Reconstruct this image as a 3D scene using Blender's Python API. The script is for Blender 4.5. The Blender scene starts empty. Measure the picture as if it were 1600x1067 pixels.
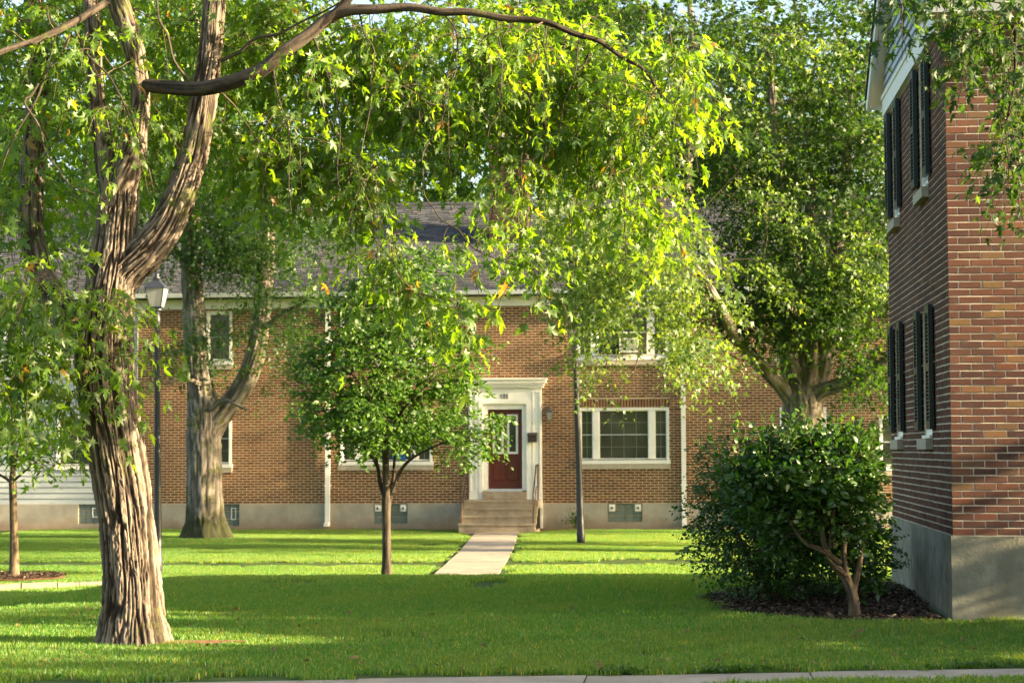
import bpy, math, random
import numpy as np
from mathutils import Matrix, Vector

random.seed(7)
RNG = np.random.default_rng(7)
SC = bpy.context.scene
COL = SC.collection
R = math.radians

# ------------------------------------------------------------------ camera
FPX = 2950.0                       # focal length in pixels of a 1600 px wide frame
PITCH = math.atan(168.5 / FPX)
YAW = math.atan(270.0 / FPX)
ROLL = -0.004
CAM = Vector((0.0, 0.0, 1.54))
cam_data = bpy.data.cameras.new('camera')
cam_data.sensor_fit = 'HORIZONTAL'
cam_data.sensor_width = 36.0
cam_data.lens = 36.0 * FPX / 1600.0
cam_data.clip_start = 0.2
cam_data.clip_end = 3000.0
cam_data.dof.use_dof = True
cam_data.dof.focus_distance = 17.0
cam_data.dof.aperture_fstop = 4.5
cam = bpy.data.objects.new('camera', cam_data)
COL.objects.link(cam)
CM = Matrix.Rotation(YAW, 4, 'Z') @ Matrix.Rotation(math.pi / 2 + PITCH, 4, 'X') @ Matrix.Rotation(ROLL, 4, 'Z')
cam.matrix_world = Matrix.Translation(CAM) @ CM
SC.camera = cam
C3 = CM.to_3x3()

# ------------------------------------------------------------------ light
SUN_EL, SUN_BETA = R(15.0), R(8.0)       # height of the sun; how far it stands on the camera side of the far facade's plane
world = bpy.data.worlds.new('World')
SC.world = world
world.use_nodes = True
wn = world.node_tree
wn.nodes.clear()
sky = wn.nodes.new('ShaderNodeTexSky')
sky.sky_type = 'NISHITA'
sky.sun_disc = False
sky.sun_elevation = SUN_EL
sky.sun_rotation = R(90) + SUN_BETA
sky.air_density = 1.0
sky.dust_density = 3.0
sky.ozone_density = 0.4
bg = wn.nodes.new('ShaderNodeBackground')
bg.inputs['Strength'].default_value = 0.078
wo = wn.nodes.new('ShaderNodeOutputWorld')
wn.links.new(sky.outputs[0], bg.inputs['Color'])
wn.links.new(bg.outputs[0], wo.inputs['Surface'])
sun_data = bpy.data.lights.new('sun', 'SUN')
sun_data.energy = 5.0
sun_data.angle = R(0.6)
sun_data.color = (1.0, 0.80, 0.50)
sun = bpy.data.objects.new('sun', sun_data)
COL.objects.link(sun)
S = Vector((math.cos(SUN_EL) * math.cos(SUN_BETA), -math.cos(SUN_EL) * math.sin(SUN_BETA), math.sin(SUN_EL)))
sun.rotation_mode = 'QUATERNION'
sun.rotation_quaternion = S.to_track_quat('Z', 'Y')
sun.location = (30, -5, 25)

SC.view_settings.view_transform = 'Standard'
SC.view_settings.look = 'None'
SC.view_settings.gamma = 1.0
SC.view_settings.use_curve_mapping = False
SC.view_settings.exposure = 2.72
SC.render.engine = 'CYCLES'
SC.cycles.max_bounces = 7
SC.cycles.diffuse_bounces = 4
SC.cycles.glossy_bounces = 2
SC.cycles.transmission_bounces = 5
SC.cycles.transparent_max_bounces = 6
SC.cycles.caustics_reflective = False
SC.cycles.caustics_refractive = False
SC.cycles.sample_clamp_indirect = 6.0
SC.cycles.use_denoising = True

# ------------------------------------------------------------------ helpers: where a point of the photograph lies in the place
def ray(px, py):
    return (C3 @ Vector(((px - 800.0) / FPX, -(py - 533.5) / FPX, -1.0)))
def P(px, py, Y):                  # point seen at that pixel on the plane y = Y
    d = ray(px, py)
    return CAM + d * (Y / d.y)
def PZ(px, py, Zc):                # same, at that depth from the camera
    d = ray(px, py)
    return CAM + d * Zc
def sstep(a, b, x):
    t = np.clip((np.asarray(x, float) - a) / (b - a), 0, 1)
    return t * t * (3 - 2 * t)

def hash3(i, j, k, seed):
    h = (i * 374761393 + j * 668265263 + k * 2147483647 + seed * 1274126177) & 0x7fffffff
    h = ((h ^ (h >> 13)) * 1274126177) & 0x7fffffff
    h = (h ^ (h >> 16)) & 0xffff
    return h / 65535.0
def vnoise(x, y, z, seed=0):
    x, y, z = [np.asarray(a, float) for a in (x, y, z)]
    xi, yi, zi = np.floor(x).astype(np.int64), np.floor(y).astype(np.int64), np.floor(z).astype(np.int64)
    fx, fy, fz = x - xi, y - yi, z - zi
    fx, fy, fz = fx * fx * (3 - 2 * fx), fy * fy * (3 - 2 * fy), fz * fz * (3 - 2 * fz)
    r = 0
    for a in (0, 1):
        for b in (0, 1):
            for c in (0, 1):
                w = (fx if a else 1 - fx) * (fy if b else 1 - fy) * (fz if c else 1 - fz)
                r = r + w * hash3(xi + a, yi + b, zi + c, seed)
    return r

# terrain --------------------------------------------------------
def walk_far(x): return 13.24 + 0.20 * np.asarray(x, float)       # far edge of the near sidewalk
WALK_W = 1.15
def zt(x, y):
    x = np.asarray(x, float); y = np.asarray(y, float)
    zl = -0.53 * sstep(12.5, 30.5, y)
    zr = -0.53 * sstep(22.3, 28.6, y)
    w = sstep(-8.4, -6.0, x)
    z = zl * (1 - w) + zr * w
    z = z + (0.11 * sstep(-3.0, 1, x)) * sstep(0.05, 0.5, walk_far(x) - WALK_W - y)       # low verge on the near side of the sidewalk
    z = z + 0.035 * (vnoise(x * 0.35, y * 0.35, 0, 3) - 0.5)
    return z
def ztf(x, y): return float(zt(x, y))

# ------------------------------------------------------------------ mesh helpers
def tag(o, label=None, cat=None, group=None, kind=None):
    if label: o['label'] = label
    if cat: o['category'] = cat
    if group: o['group'] = group
    if kind: o['kind'] = kind
    return o
def empty(name, loc):
    o = bpy.data.objects.new(name, None)
    o.empty_display_size = 0.2
    COL.objects.link(o)
    o.location = loc
    return o
def origin_of(parent):
    p = Vector((0, 0, 0))
    while parent is not None:
        p = p + Vector(parent.location)
        parent = parent.parent
    return p
def link(name, me, mat, parent=None, kind=None):
    o = bpy.data.objects.new(name, me)
    COL.objects.link(o)
    if mat is not None and not me.materials:
        me.materials.append(mat)
    if parent is not None:
        o.parent = parent
    if kind: o['kind'] = kind
    return o
def np_mesh(name, verts, faces, nper, tint=None, smooth=False):
    """verts (n,3); faces (m,nper) ints; tint per vertex"""
    me = bpy.data.meshes.new(name)
    verts = np.ascontiguousarray(verts, dtype=np.float32)
    faces = np.ascontiguousarray(faces, dtype=np.int32)
    m = len(faces)
    me.vertices.add(len(verts)); me.vertices.foreach_set('co', verts.ravel())
    me.loops.add(m * nper); me.loops.foreach_set('vertex_index', faces.ravel())
    me.polygons.add(m)
    me.polygons.foreach_set('loop_start', np.arange(0, m * nper, nper, dtype=np.int32))
    me.polygons.foreach_set('use_smooth', np.full(m, bool(smooth) or nper == 3, dtype=bool))
    if tint is not None:
        a = me.attributes.new('tint', 'FLOAT', 'POINT')
        a.data.foreach_set('value', np.ascontiguousarray(tint, dtype=np.float32))
    me.update(calc_edges=True)
    me.validate(verbose=False)
    return me

class MB:
    def __init__(self): self.v = []; self.f = []
    def add(self, vs, fs):
        n = len(self.v)
        self.v += [tuple(p) for p in vs]
        self.f += [tuple(i + n for i in q) for q in fs]
        return self
    def box(self, x0, x1, y0, y1, z0, z1):
        if x0 > x1: x0, x1 = x1, x0
        if y0 > y1: y0, y1 = y1, y0
        if z0 > z1: z0, z1 = z1, z0
        return self.add([(x0, y0, z0), (x1, y0, z0), (x1, y1, z0), (x0, y1, z0), (x0, y0, z1), (x1, y0, z1), (x1, y1, z1), (x0, y1, z1)],
                        [(0, 3, 2, 1), (4, 5, 6, 7), (0, 1, 5, 4), (1, 2, 6, 5), (2, 3, 7, 6), (3, 0, 4, 7)])
    def frame(self, x0, x1, z0, z1, w, y0, y1):        # a picture-frame of four bars in a plane of constant y, mitre-free
        self.box(x0, x0 + w, y0, y1, z0, z1); self.box(x1 - w, x1, y0, y1, z0, z1)
        self.box(x0 + w, x1 - w, y0, y1, z0, z0 + w); self.box(x0 + w, x1 - w, y0, y1, z1 - w, z1)
        return self
    def prism(self, pts, axis, a, b):                  # polygon pts in the two other axes, extruded from a to b
        n = len(pts)
        def mk(u, v, w):
            return {'x': (w, u, v), 'y': (u, w, v), 'z': (u, v, w)}[axis]
        vs = [mk(u, v, a) for u, v in pts] + [mk(u, v, b) for u, v in pts]
        fs = [tuple(range(n)), tuple(range(2 * n - 1, n - 1, -1))]
        for i in range(n):
            j = (i + 1) % n
            fs.append((i, i + n, j + n, j))
        return self.add(vs, fs)
    def tube(self, pts, radii, sides=8, caps=True):
        v, f = tube_arrays(np.array([tuple(p) for p in pts], float), np.array(radii, float), sides)
        n = len(self.v)
        self.v += [tuple(p) for p in v]; self.f += [tuple(int(i) + n for i in q) for q in f]
        if caps:
            self.f.append(tuple(n + i for i in range(sides - 1, -1, -1)))
            m = len(v) - sides
            self.f.append(tuple(n + m + i for i in range(sides)))
        return self
    def lathe(self, c, prof, sides=16):                # prof: (radius, z) about a vertical axis at c
        n = len(self.v)
        for r_, z_ in prof:
            for k in range(sides):
                a = 2 * math.pi * k / sides
                self.v.append((c[0] + r_ * math.cos(a), c[1] + r_ * math.sin(a), c[2] + z_))
        for i in range(len(prof) - 1):
            for k in range(sides):
                j = (k + 1) % sides
                self.f.append((n + i * sides + k, n + i * sides + j, n + (i + 1) * sides + j, n + (i + 1) * sides + k))
        self.f.append(tuple(n + k for k in range(sides - 1, -1, -1)))
        m = n + (len(prof) - 1) * sides
        self.f.append(tuple(m + k for k in range(sides)))
        return self
    def build(self, name, mat, parent=None, kind=None, smooth=False):
        me = bpy.data.meshes.new(name)
        o3 = origin_of(parent) if parent is not None else Vector((0, 0, 0))
        me.from_pydata([(p[0] - o3.x, p[1] - o3.y, p[2] - o3.z) for p in self.v], [], self.f)
        if smooth:
            for p in me.polygons: p.use_smooth = True
        me.update()
        return link(name, me, mat, parent, kind)

def tube_arrays(p, r, sides):
    n = len(p)
    t = np.gradient(p, axis=0)
    t /= np.linalg.norm(t, axis=1)[:, None] + 1e-9
    ref = np.array([0.0, 0.0, 1.0]) if abs(t[0, 2]) < 0.9 else np.array([1.0, 0.0, 0.0])
    u = np.cross(t[0], ref); u /= np.linalg.norm(u)
    U = [u]
    for i in range(1, n):
        u = u - t[i] * np.dot(u, t[i]); u /= np.linalg.norm(u) + 1e-9
        U.append(u)
    U = np.array(U); W = np.cross(t, U)
    a = np.arange(sides) * 2 * math.pi / sides
    v = p[:, None, :] + r[:, None, None] * (np.cos(a)[None, :, None] * U[:, None, :] + np.sin(a)[None, :, None] * W[:, None, :])
    i = np.arange(n - 1)[:, None] * sides; k = np.arange(sides)[None, :]; j = (k + 1) % sides
    f = np.stack([i + k, i + j, i + sides + j, i + sides + k], -1).reshape(-1, 4)
    return v.reshape(-1, 3), f

def catmull(pts, step):
    p = np.array(pts, float)
    e = np.vstack([2 * p[0] - p[1], p, 2 * p[-1] - p[-2]])
    out = []
    for i in range(1, len(e) - 2):
        n = max(2, int(np.linalg.norm(e[i + 1, :3] - e[i, :3]) / step))
        for k in range(n):
            t = k / n
            out.append(0.5 * ((2 * e[i]) + (-e[i - 1] + e[i + 1]) * t + (2 * e[i - 1] - 5 * e[i] + 4 * e[i + 1] - e[i + 2]) * t * t
                              + (-e[i - 1] + 3 * e[i] - 3 * e[i + 1] + e[i + 2]) * t ** 3))
    out.append(p[-1])
    return np.array(out)

# ------------------------------------------------------------------ materials
def new_mat(name):
    m = bpy.data.materials.new(name); m.use_nodes = True
    nt = m.node_tree; nt.nodes.clear()
    out = nt.nodes.new('ShaderNodeOutputMaterial')
    return m, nt, out
def nd(nt, t, **kw):
    n = nt.nodes.new(t)
    for k, v in kw.items():
        setattr(n, k, v)
    return n
def ramp(nt, fac, stops):
    r = nd(nt, 'ShaderNodeValToRGB')
    e = r.color_ramp.elements
    while len(e) < len(stops): e.new(0.5)
    for k, (pos, c) in enumerate(stops):
        e[k].position = pos; e[k].color = (c[0], c[1], c[2], 1)
    nt.links.new(fac, r.inputs[0])
    return r.outputs[0]
def noise(nt, scale, detail=4, rough=0.6, vec=None, stretch=None, coord='Object'):
    n = nd(nt, 'ShaderNodeTexNoise')
    n.inputs['Scale'].default_value = scale; n.inputs['Detail'].default_value = detail; n.inputs['Roughness'].default_value = rough
    if coord == 'World':
        g = nd(nt, 'ShaderNodeNewGeometry'); src = g.outputs['Position']
    else:
        g = nd(nt, 'ShaderNodeTexCoord'); src = g.outputs['Object']
    if stretch:
        mp = nd(nt, 'ShaderNodeMapping'); mp.inputs['Scale'].default_value = stretch
        nt.links.new(src, mp.inputs[0]); src = mp.outputs[0]
    nt.links.new(src, n.inputs['Vector'])
    return n.outputs['Fac']
def mixc(nt, fac, a, b, mode='MIX'):
    m = nd(nt, 'ShaderNodeMix', data_type='RGBA', blend_type=mode)
    for s, v in ((m.inputs[0], fac), (m.inputs[6], a), (m.inputs[7], b)):
        if hasattr(v, 'is_linked'): nt.links.new(v, s)
        elif isinstance(v, (int, float)): s.default_value = v
        else: s.default_value = (v[0], v[1], v[2], 1)
    return m.outputs[2]
def bump(nt, h, strength, dist):
    b = nd(nt, 'ShaderNodeBump'); b.inputs['Strength'].default_value = strength; b.inputs['Distance'].default_value = dist
    nt.links.new(h, b.inputs['Height'])
    return b.outputs[0]
def princ(nt, out, col, rough=0.7, spec=0.3, metal=0.0, normal=None):
    p = nd(nt, 'ShaderNodeBsdfPrincipled')
    if hasattr(col, 'is_linked'): nt.links.new(col, p.inputs['Base Color'])
    else: p.inputs['Base Color'].default_value = (col[0], col[1], col[2], 1)
    if hasattr(rough, 'is_linked'): nt.links.new(rough, p.inputs['Roughness'])
    else: p.inputs['Roughness'].default_value = rough
    p.inputs['Specular IOR Level'].default_value = spec; p.inputs['Metallic'].default_value = metal
    if normal is not None: nt.links.new(normal, p.inputs['Normal'])
    nt.links.new(p.outputs[0], out.inputs['Surface'])
    return p
def simple(name, col, var=0.12, scale=6.0, rough=0.6, spec=0.3, bumps=0.0, dirt=None, coord='World', stretch=None):
    m, nt, out = new_mat(name)
    f = noise(nt, scale, 5, 0.65, coord=coord, stretch=stretch)
    lo = tuple(c * (1 - var) for c in col); hi = tuple(min(1, c * (1 + var)) for c in col)
    c = ramp(nt, f, [(0.3, lo), (0.7, hi)])
    if dirt:
        f2 = noise(nt, dirt[1], 6, 0.7, coord=coord, stretch=dirt[3] if len(dirt) > 3 else None)
        r2 = ramp(nt, f2, [(dirt[2], (0, 0, 0)), (min(1, dirt[2] + 0.22), (1, 1, 1))])
        c = mixc(nt, r2, c, dirt[0])
    nrm = bump(nt, noise(nt, scale * 8, 5, 0.7, coord=coord), bumps, 0.01) if bumps else None
    princ(nt, out, c, rough, spec, 0, nrm)
    return m
def attr(nt, name='tint'):
    a = nd(nt, 'ShaderNodeAttribute'); a.attribute_name = name
    return a.outputs['Fac']

M = {}
def leaf_mat(name, stops, trans_gain=(1.5, 1.65, 0.7), tr=0.45, gloss=0.045, rough=0.5):
    m, nt, out = new_mat(name)
    t = attr(nt)
    c = ramp(nt, t, stops)
    d = nd(nt, 'ShaderNodeBsdfDiffuse'); nt.links.new(c, d.inputs['Color'])
    tc = mixc(nt, 1.0, c, trans_gain, 'MULTIPLY')
    tl = nd(nt, 'ShaderNodeBsdfTranslucent'); nt.links.new(tc, tl.inputs['Color'])
    mx = nd(nt, 'ShaderNodeMixShader'); mx.inputs[0].default_value = tr
    nt.links.new(d.outputs[0], mx.inputs[1]); nt.links.new(tl.outputs[0], mx.inputs[2])
    g = nd(nt, 'ShaderNodeBsdfGlossy'); g.inputs['Roughness'].default_value = rough; g.inputs['Color'].default_value = (1, 1, 1, 1)
    m2 = nd(nt, 'ShaderNodeMixShader'); m2.inputs[0].default_value = gloss
    nt.links.new(mx.outputs[0], m2.inputs[1]); nt.links.new(g.outputs[0], m2.inputs[2])
    nt.links.new(m2.outputs[0], out.inputs['Surface'])
    return m
M['leaf_maple'] = leaf_mat('leaf_maple', [(0.0, (0.045, 0.10, 0.010)), (0.5, (0.085, 0.165, 0.013)), (0.93, (0.14, 0.215, 0.016)), (1.0, (0.24, 0.12, 0.03))], (3.0, 2.6, 0.6), 0.62, 0.03)
M['leaf_far_maple'] = leaf_mat('leaf_far_maple', [(0.0, (0.032, 0.08, 0.018)), (0.6, (0.052, 0.11, 0.022)), (1.0, (0.095, 0.16, 0.03))], (2.4, 2.4, 0.8), 0.5, 0.03)
M['leaf_young'] = leaf_mat('leaf_young', [(0.0, (0.04, 0.09, 0.014)), (0.6, (0.07, 0.14, 0.02)), (1.0, (0.12, 0.19, 0.03))], (1.7, 1.9, 0.7), 0.4, 0.022, 0.45)
M['leaf_bush'] = leaf_mat('leaf_bush', [(0.0, (0.024, 0.066, 0.011)), (0.6, (0.045, 0.105, 0.015)), (0.95, (0.08, 0.15, 0.02)), (1.0, (0.12, 0.18, 0.03))], (1.6, 1.8, 0.6), 0.32, 0.04, 0.4)
M['leaf_back'] = leaf_mat('leaf_back', [(0.0, (0.024, 0.06, 0.011)), (0.6, (0.043, 0.092, 0.014)), (1.0, (0.09, 0.15, 0.02))], (2.8, 2.6, 0.6), 0.5, 0.02)
M['leaf_right_sunlit'] = leaf_mat('leaf_right_sunlit', [(0.0, (0.05, 0.10, 0.018)), (0.6, (0.10, 0.165, 0.028)), (1.0, (0.17, 0.22, 0.04))], (2.4, 2.2, 0.8), 0.5, 0.03)  # sunlit copy of the right tree's leaf, sunlight put into the colour
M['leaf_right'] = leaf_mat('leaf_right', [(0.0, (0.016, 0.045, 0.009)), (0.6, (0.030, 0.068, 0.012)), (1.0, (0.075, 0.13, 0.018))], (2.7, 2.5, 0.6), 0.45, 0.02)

def bark_mat(name, dark, mid, light, moss=0.0, low_moss=0.0):
    m, nt, out = new_mat(name)
    t = attr(nt)                                   # plate height: inner bark shows in the splits between the plates
    f = noise(nt, 14, 6, 0.7, stretch=(1, 1, 0.22))
    mth = nd(nt, 'ShaderNodeMath', operation='ADD'); nt.links.new(t, mth.inputs[0]); nt.links.new(f, mth.inputs[1])
    m2 = nd(nt, 'ShaderNodeMath', operation='MULTIPLY'); nt.links.new(mth.outputs[0], m2.inputs[0]); m2.inputs[1].default_value = 0.5
    c = ramp(nt, m2.outputs[0], [(0.2, dark), (0.42, mid), (0.66, light)])
    if moss:
        f2 = noise(nt, 3.5, 5, 0.7)
        r2 = ramp(nt, f2, [(0.60 - moss * 0.2, (0, 0, 0)), (0.74 - moss * 0.2, (1, 1, 1))])
        c = mixc(nt, r2, c, (0.085, 0.10, 0.022))
    if low_moss:                                  # moss sleeve round the foot of the tree
        tc = nd(nt, 'ShaderNodeTexCoord'); sx = nd(nt, 'ShaderNodeSeparateXYZ'); nt.links.new(tc.outputs['Object'], sx.inputs[0])
        a = nd(nt, 'ShaderNodeMath', operation='MULTIPLY_ADD'); nt.links.new(noise(nt, 4, 5, 0.7), a.inputs[0]); a.inputs[1].default_value = -1.3; nt.links.new(sx.outputs['Z'], a.inputs[2])
        mr = nd(nt, 'ShaderNodeMapRange'); nt.links.new(a.outputs[0], mr.inputs[0])
        mr.inputs[1].default_value = -0.25; mr.inputs[2].default_value = low_moss - 0.5; mr.inputs[3].default_value = 0.9; mr.inputs[4].default_value = 0.0
        c = mixc(nt, mr.outputs[0], c, (0.035, 0.04, 0.014))
    nrm = bump(nt, noise(nt, 60, 6, 0.75, stretch=(1, 1, 0.3)), 0.8, 0.012)
    princ(nt, out, c, 0.9, 0.15, 0, nrm)
    return m
M['bark_maple'] = bark_mat('bark_maple', (0.012, 0.009, 0.006), (0.07, 0.051, 0.037), (0.215, 0.172, 0.132), 0.15)
M['bark_far'] = bark_mat('bark_far', (0.05, 0.042, 0.03), (0.15, 0.125, 0.098), (0.26, 0.225, 0.185), 0.45, 0.75)
M['bark_dark'] = bark_mat('bark_dark', (0.02, 0.015, 0.011), (0.045, 0.035, 0.026), (0.085, 0.066, 0.05), 0.1)  # darkened: the crown's shade on the arching branch is put into this tone
M['bark_bush'] = bark_mat('bark_bush', (0.03, 0.022, 0.014), (0.085, 0.062, 0.038), (0.15, 0.112, 0.072), 0.1)
M['twig'] = simple('twig', (0.085, 0.062, 0.042), 0.3, 20, 0.85, 0.15)
M['twig_dark'] = simple('twig_dark', (0.06, 0.045, 0.032), 0.3, 20, 0.85, 0.15)

# grass and ground
def grass_material():
    m, nt, out = new_mat('grass_blade')
    f = noise(nt, 0.5, 4, 0.65, coord='World')
    t = attr(nt)
    c1 = ramp(nt, t, [(0.0, (0.034, 0.142, 0.016)), (0.5, (0.055, 0.19, 0.020)), (0.88, (0.11, 0.23, 0.028)), (1.0, (0.38, 0.30, 0.11))])
    c = mixc(nt, ramp(nt, f, [(0.38, (0, 0, 0)), (0.7, (0.3, 0.3, 0.3))]), c1, (0.18, 0.225, 0.035))
    d = nd(nt, 'ShaderNodeBsdfDiffuse'); nt.links.new(c, d.inputs['Color'])
    tc = mixc(nt, 1.0, c, (3.7, 2.4, 0.5), 'MULTIPLY')
    tl = nd(nt, 'ShaderNodeBsdfTranslucent'); nt.links.new(tc, tl.inputs['Color'])
    mx = nd(nt, 'ShaderNodeMixShader'); mx.inputs[0].default_value = 0.45
    nt.links.new(d.outputs[0], mx.inputs[1]); nt.links.new(tl.outputs[0], mx.inputs[2])
    g = nd(nt, 'ShaderNodeBsdfGlossy'); g.inputs['Roughness'].default_value = 0.5
    m2 = nd(nt, 'ShaderNodeMixShader'); m2.inputs[0].default_value = 0.04
    nt.links.new(mx.outputs[0], m2.inputs[1]); nt.links.new(g.outputs[0], m2.inputs[2])
    nt.links.new(m2.outputs[0], out.inputs['Surface'])
    return m
M['grass'] = grass_material()
M['ground'] = simple('ground', (0.055, 0.085, 0.02), 0.4, 1.2, 0.95, 0.1, 0.4)
def mulch_mat():
    m, nt, out = new_mat('mulch')
    t = attr(nt)
    princ(nt, out, ramp(nt, t, [(0.0, (0.035, 0.022, 0.015)), (0.6, (0.075, 0.05, 0.034)), (0.93, (0.14, 0.095, 0.06)), (1.0, (0.30, 0.24, 0.17))]), 0.9, 0.15)
    return m
M['mulch'] = mulch_mat()
M['soil'] = simple('soil', (0.07, 0.045, 0.028), 0.4, 9, 0.95, 0.1, 0.5)
M['red_soil'] = simple('red_soil', (0.22, 0.115, 0.06), 0.35, 14, 0.95, 0.1, 0.5)
M['walk'] = simple('walk', (0.34, 0.29, 0.225), 0.2, 3.0, 0.9, 0.15, 0.3, dirt=((0.24, 0.20, 0.15), 1.3, 0.55))
M['kerb'] = simple('kerb', (0.16, 0.125, 0.095), 0.2, 7.0, 0.9, 0.15, 0.4)

# masonry and paint
def brick_mat(name, stops, src='attr'):
    m, nt, out = new_mat(name)
    if src == 'attr': t = attr(nt)
    else: t = nd(nt, 'ShaderNodeObjectInfo').outputs['Random']
    c = ramp(nt, t, stops)
    f = noise(nt, 30, 6, 0.75, coord='World')
    c = mixc(nt, ramp(nt, f, [(0.35, (0, 0, 0)), (0.75, (0.55, 0.55, 0.55))]), c, (0.09, 0.05, 0.04))
    f3 = noise(nt, 1.1, 4, 0.6, coord='World')
    c = mixc(nt, ramp(nt, f3, [(0.5, (0, 0, 0)), (0.8, (0.22, 0.22, 0.22))]), c, (0.28, 0.19, 0.11))
    f4 = noise(nt, 0.9, 5, 0.7, coord='World', stretch=(1, 1, 0.22))
    c = mixc(nt, ramp(nt, f4, [(0.5, (0, 0, 0)), (0.78, (0.5, 0.5, 0.5))]), c, (0.07, 0.045, 0.03))
    princ(nt, out, c, 0.88, 0.15, 0, bump(nt, noise(nt, 160, 5, 0.7, coord='World'), 0.5, 0.004))
    return m
NEAR_STOPS = [(0.0, (0.062, 0.030, 0.026)), (0.3, (0.09, 0.040, 0.029)), (0.65, (0.122, 0.051, 0.033)), (0.85, (0.155, 0.058, 0.033)), (0.93, (0.135, 0.08, 0.045)), (0.98, (0.20, 0.115, 0.045)), (1.0, (0.25, 0.09, 0.05))]
M['brick_near'] = brick_mat('brick_near', NEAR_STOPS, 'obj')
M['brick_near_mass'] = brick_mat('brick_near_mass', NEAR_STOPS)
FAR_STOPS = [(0.0, (0.085, 0.034, 0.014)), (0.3, (0.13, 0.051, 0.019)), (0.65, (0.175, 0.069, 0.025)), (0.88, (0.215, 0.09, 0.033)), (1.0, (0.25, 0.125, 0.05))]
M['brick_far'] = brick_mat('brick_far', FAR_STOPS)
M['brick_far_one'] = brick_mat('brick_far_one', FAR_STOPS, 'obj')
M['brick_chimney'] = brick_mat('brick_chimney', [(0, (0.03, 0.02, 0.018)), (1, (0.065, 0.036, 0.03))])
M['mortar'] = simple('mortar', (0.52, 0.40, 0.25), 0.12, 20, 0.95, 0.1, 0.3, dirt=((0.36, 0.29, 0.21), 0.9, 0.5))
M['mortar_near'] = simple('mortar_near', (0.56, 0.475, 0.36), 0.16, 16, 0.95, 0.1, 0.3, dirt=((0.36, 0.31, 0.25), 0.9, 0.5))
M['stone_sill'] = simple('stone_sill', (0.42, 0.36, 0.27), 0.15, 9, 0.85, 0.2, 0.3)
def foundation_mat():
    m, nt, out = new_mat('foundation')
    c = ramp(nt, noise(nt, 2.5, 6, 0.7, coord='World'), [(0.3, (0.30, 0.265, 0.205)), (0.7, (0.43, 0.385, 0.305))])
    g = nd(nt, 'ShaderNodeNewGeometry'); sx = nd(nt, 'ShaderNodeSeparateXYZ'); nt.links.new(g.outputs['Position'], sx.inputs[0])
    n2 = noise(nt, 2.2, 6, 0.75, coord='World')
    a = nd(nt, 'ShaderNodeMath', operation='MULTIPLY_ADD'); nt.links.new(n2, a.inputs[0]); a.inputs[1].default_value = -0.7; nt.links.new(sx.outputs['Z'], a.inputs[2])
    mr = nd(nt, 'ShaderNodeMapRange'); nt.links.new(a.outputs[0], mr.inputs[0])      # soil splashed up by rain
    mr.inputs[1].default_value = -0.90; mr.inputs[2].default_value = -0.52; mr.inputs[3].default_value = 0.75; mr.inputs[4].default_value = 0.0
    c = mixc(nt, mr.outputs[0], c, (0.25, 0.155, 0.085))
    st = ramp(nt, noise(nt, 1.6, 5, 0.7, coord='World', stretch=(1, 1, 0.2)), [(0.55, (0, 0, 0)), (0.8, (0.6, 0.6, 0.6))])
    c = mixc(nt, st, c, (0.17, 0.15, 0.12))
    princ(nt, out, c, 0.9, 0.15, 0, bump(nt, noise(nt, 25, 5, 0.7, coord='World'), 0.4, 0.01))
    return m
M['foundation'] = foundation_mat()
M['foundation_near'] = simple('foundation_near', (0.235, 0.225, 0.17), 0.32, 5.0, 0.9, 0.15, 0.6, dirt=((0.16, 0.145, 0.105), 1.2, 0.48, (1, 1, 0.35)))
M['step'] = simple('step', (0.36, 0.29, 0.20), 0.2, 5.0, 0.9, 0.15, 0.35, dirt=((0.20, 0.15, 0.10), 2.2, 0.5))
M['white'] = simple('white', (0.84, 0.81, 0.73), 0.05, 4.0, 0.5, 0.35, 0.05, dirt=((0.60, 0.57, 0.50), 1.5, 0.6))
M['siding'] = simple('siding', (0.42, 0.44, 0.42), 0.05, 3.0, 0.55, 0.3, 0.05, dirt=((0.50, 0.52, 0.48), 0.9, 0.55))
M['siding_near'] = simple('siding_near', (0.42, 0.46, 0.50), 0.05, 3.0, 0.55, 0.3, 0.05)
M['gutter'] = simple('gutter', (0.52, 0.55, 0.57), 0.08, 3.0, 0.5, 0.4)
M['door_red'] = simple('door_red', (0.105, 0.017, 0.008), 0.1, 5.0, 0.4, 0.4, 0.05)
M['shutter'] = simple('shutter', (0.010, 0.022, 0.024), 0.2, 6.0, 0.4, 0.4)
M['black_metal'] = simple('black_metal', (0.022, 0.025, 0.03), 0.25, 9.0, 0.45, 0.5, 0.1)
M['bronze'] = simple('bronze', (0.10, 0.075, 0.05), 0.2, 12.0, 0.45, 0.5)
M['brown_metal'] = simple('brown_metal', (0.10, 0.06, 0.04), 0.3, 12.0, 0.7, 0.3)
M['mailbox'] = simple('mailbox', (0.035, 0.024, 0.02), 0.2, 8.0, 0.5, 0.4)
M['ac'] = simple('ac', (0.36, 0.33, 0.27), 0.1, 6.0, 0.6, 0.3)
M['glass_block'] = simple('glass_block', (0.13, 0.155, 0.15), 0.25, 4.0, 0.15, 0.6)
M['blue'] = simple('blue', (0.02, 0.10, 0.26), 0.15, 6.0, 0.5, 0.4)
M['muntin'] = simple('muntin', (0.16, 0.17, 0.12), 0.1, 6.0, 0.5, 0.4)
def brass():
    m, nt, out = new_mat('brass'); princ(nt, out, (0.75, 0.52, 0.18), 0.3, 0.5, 1.0); return m
M['brass'] = brass()
def glass_mat(name, col, rough=0.04):
    m, nt, out = new_mat(name)
    f = noise(nt, 1.7, 3, 0.5, coord='World')
    c = ramp(nt, f, [(0.3, tuple(v * 0.7 for v in col)), (0.7, tuple(v * 1.3 for v in col))])
    princ(nt, out, c, rough, 0.5, 0, bump(nt, f, 0.08, 0.02)); return m
M['glass'] = glass_mat('glass', (0.05, 0.058, 0.038))
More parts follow.
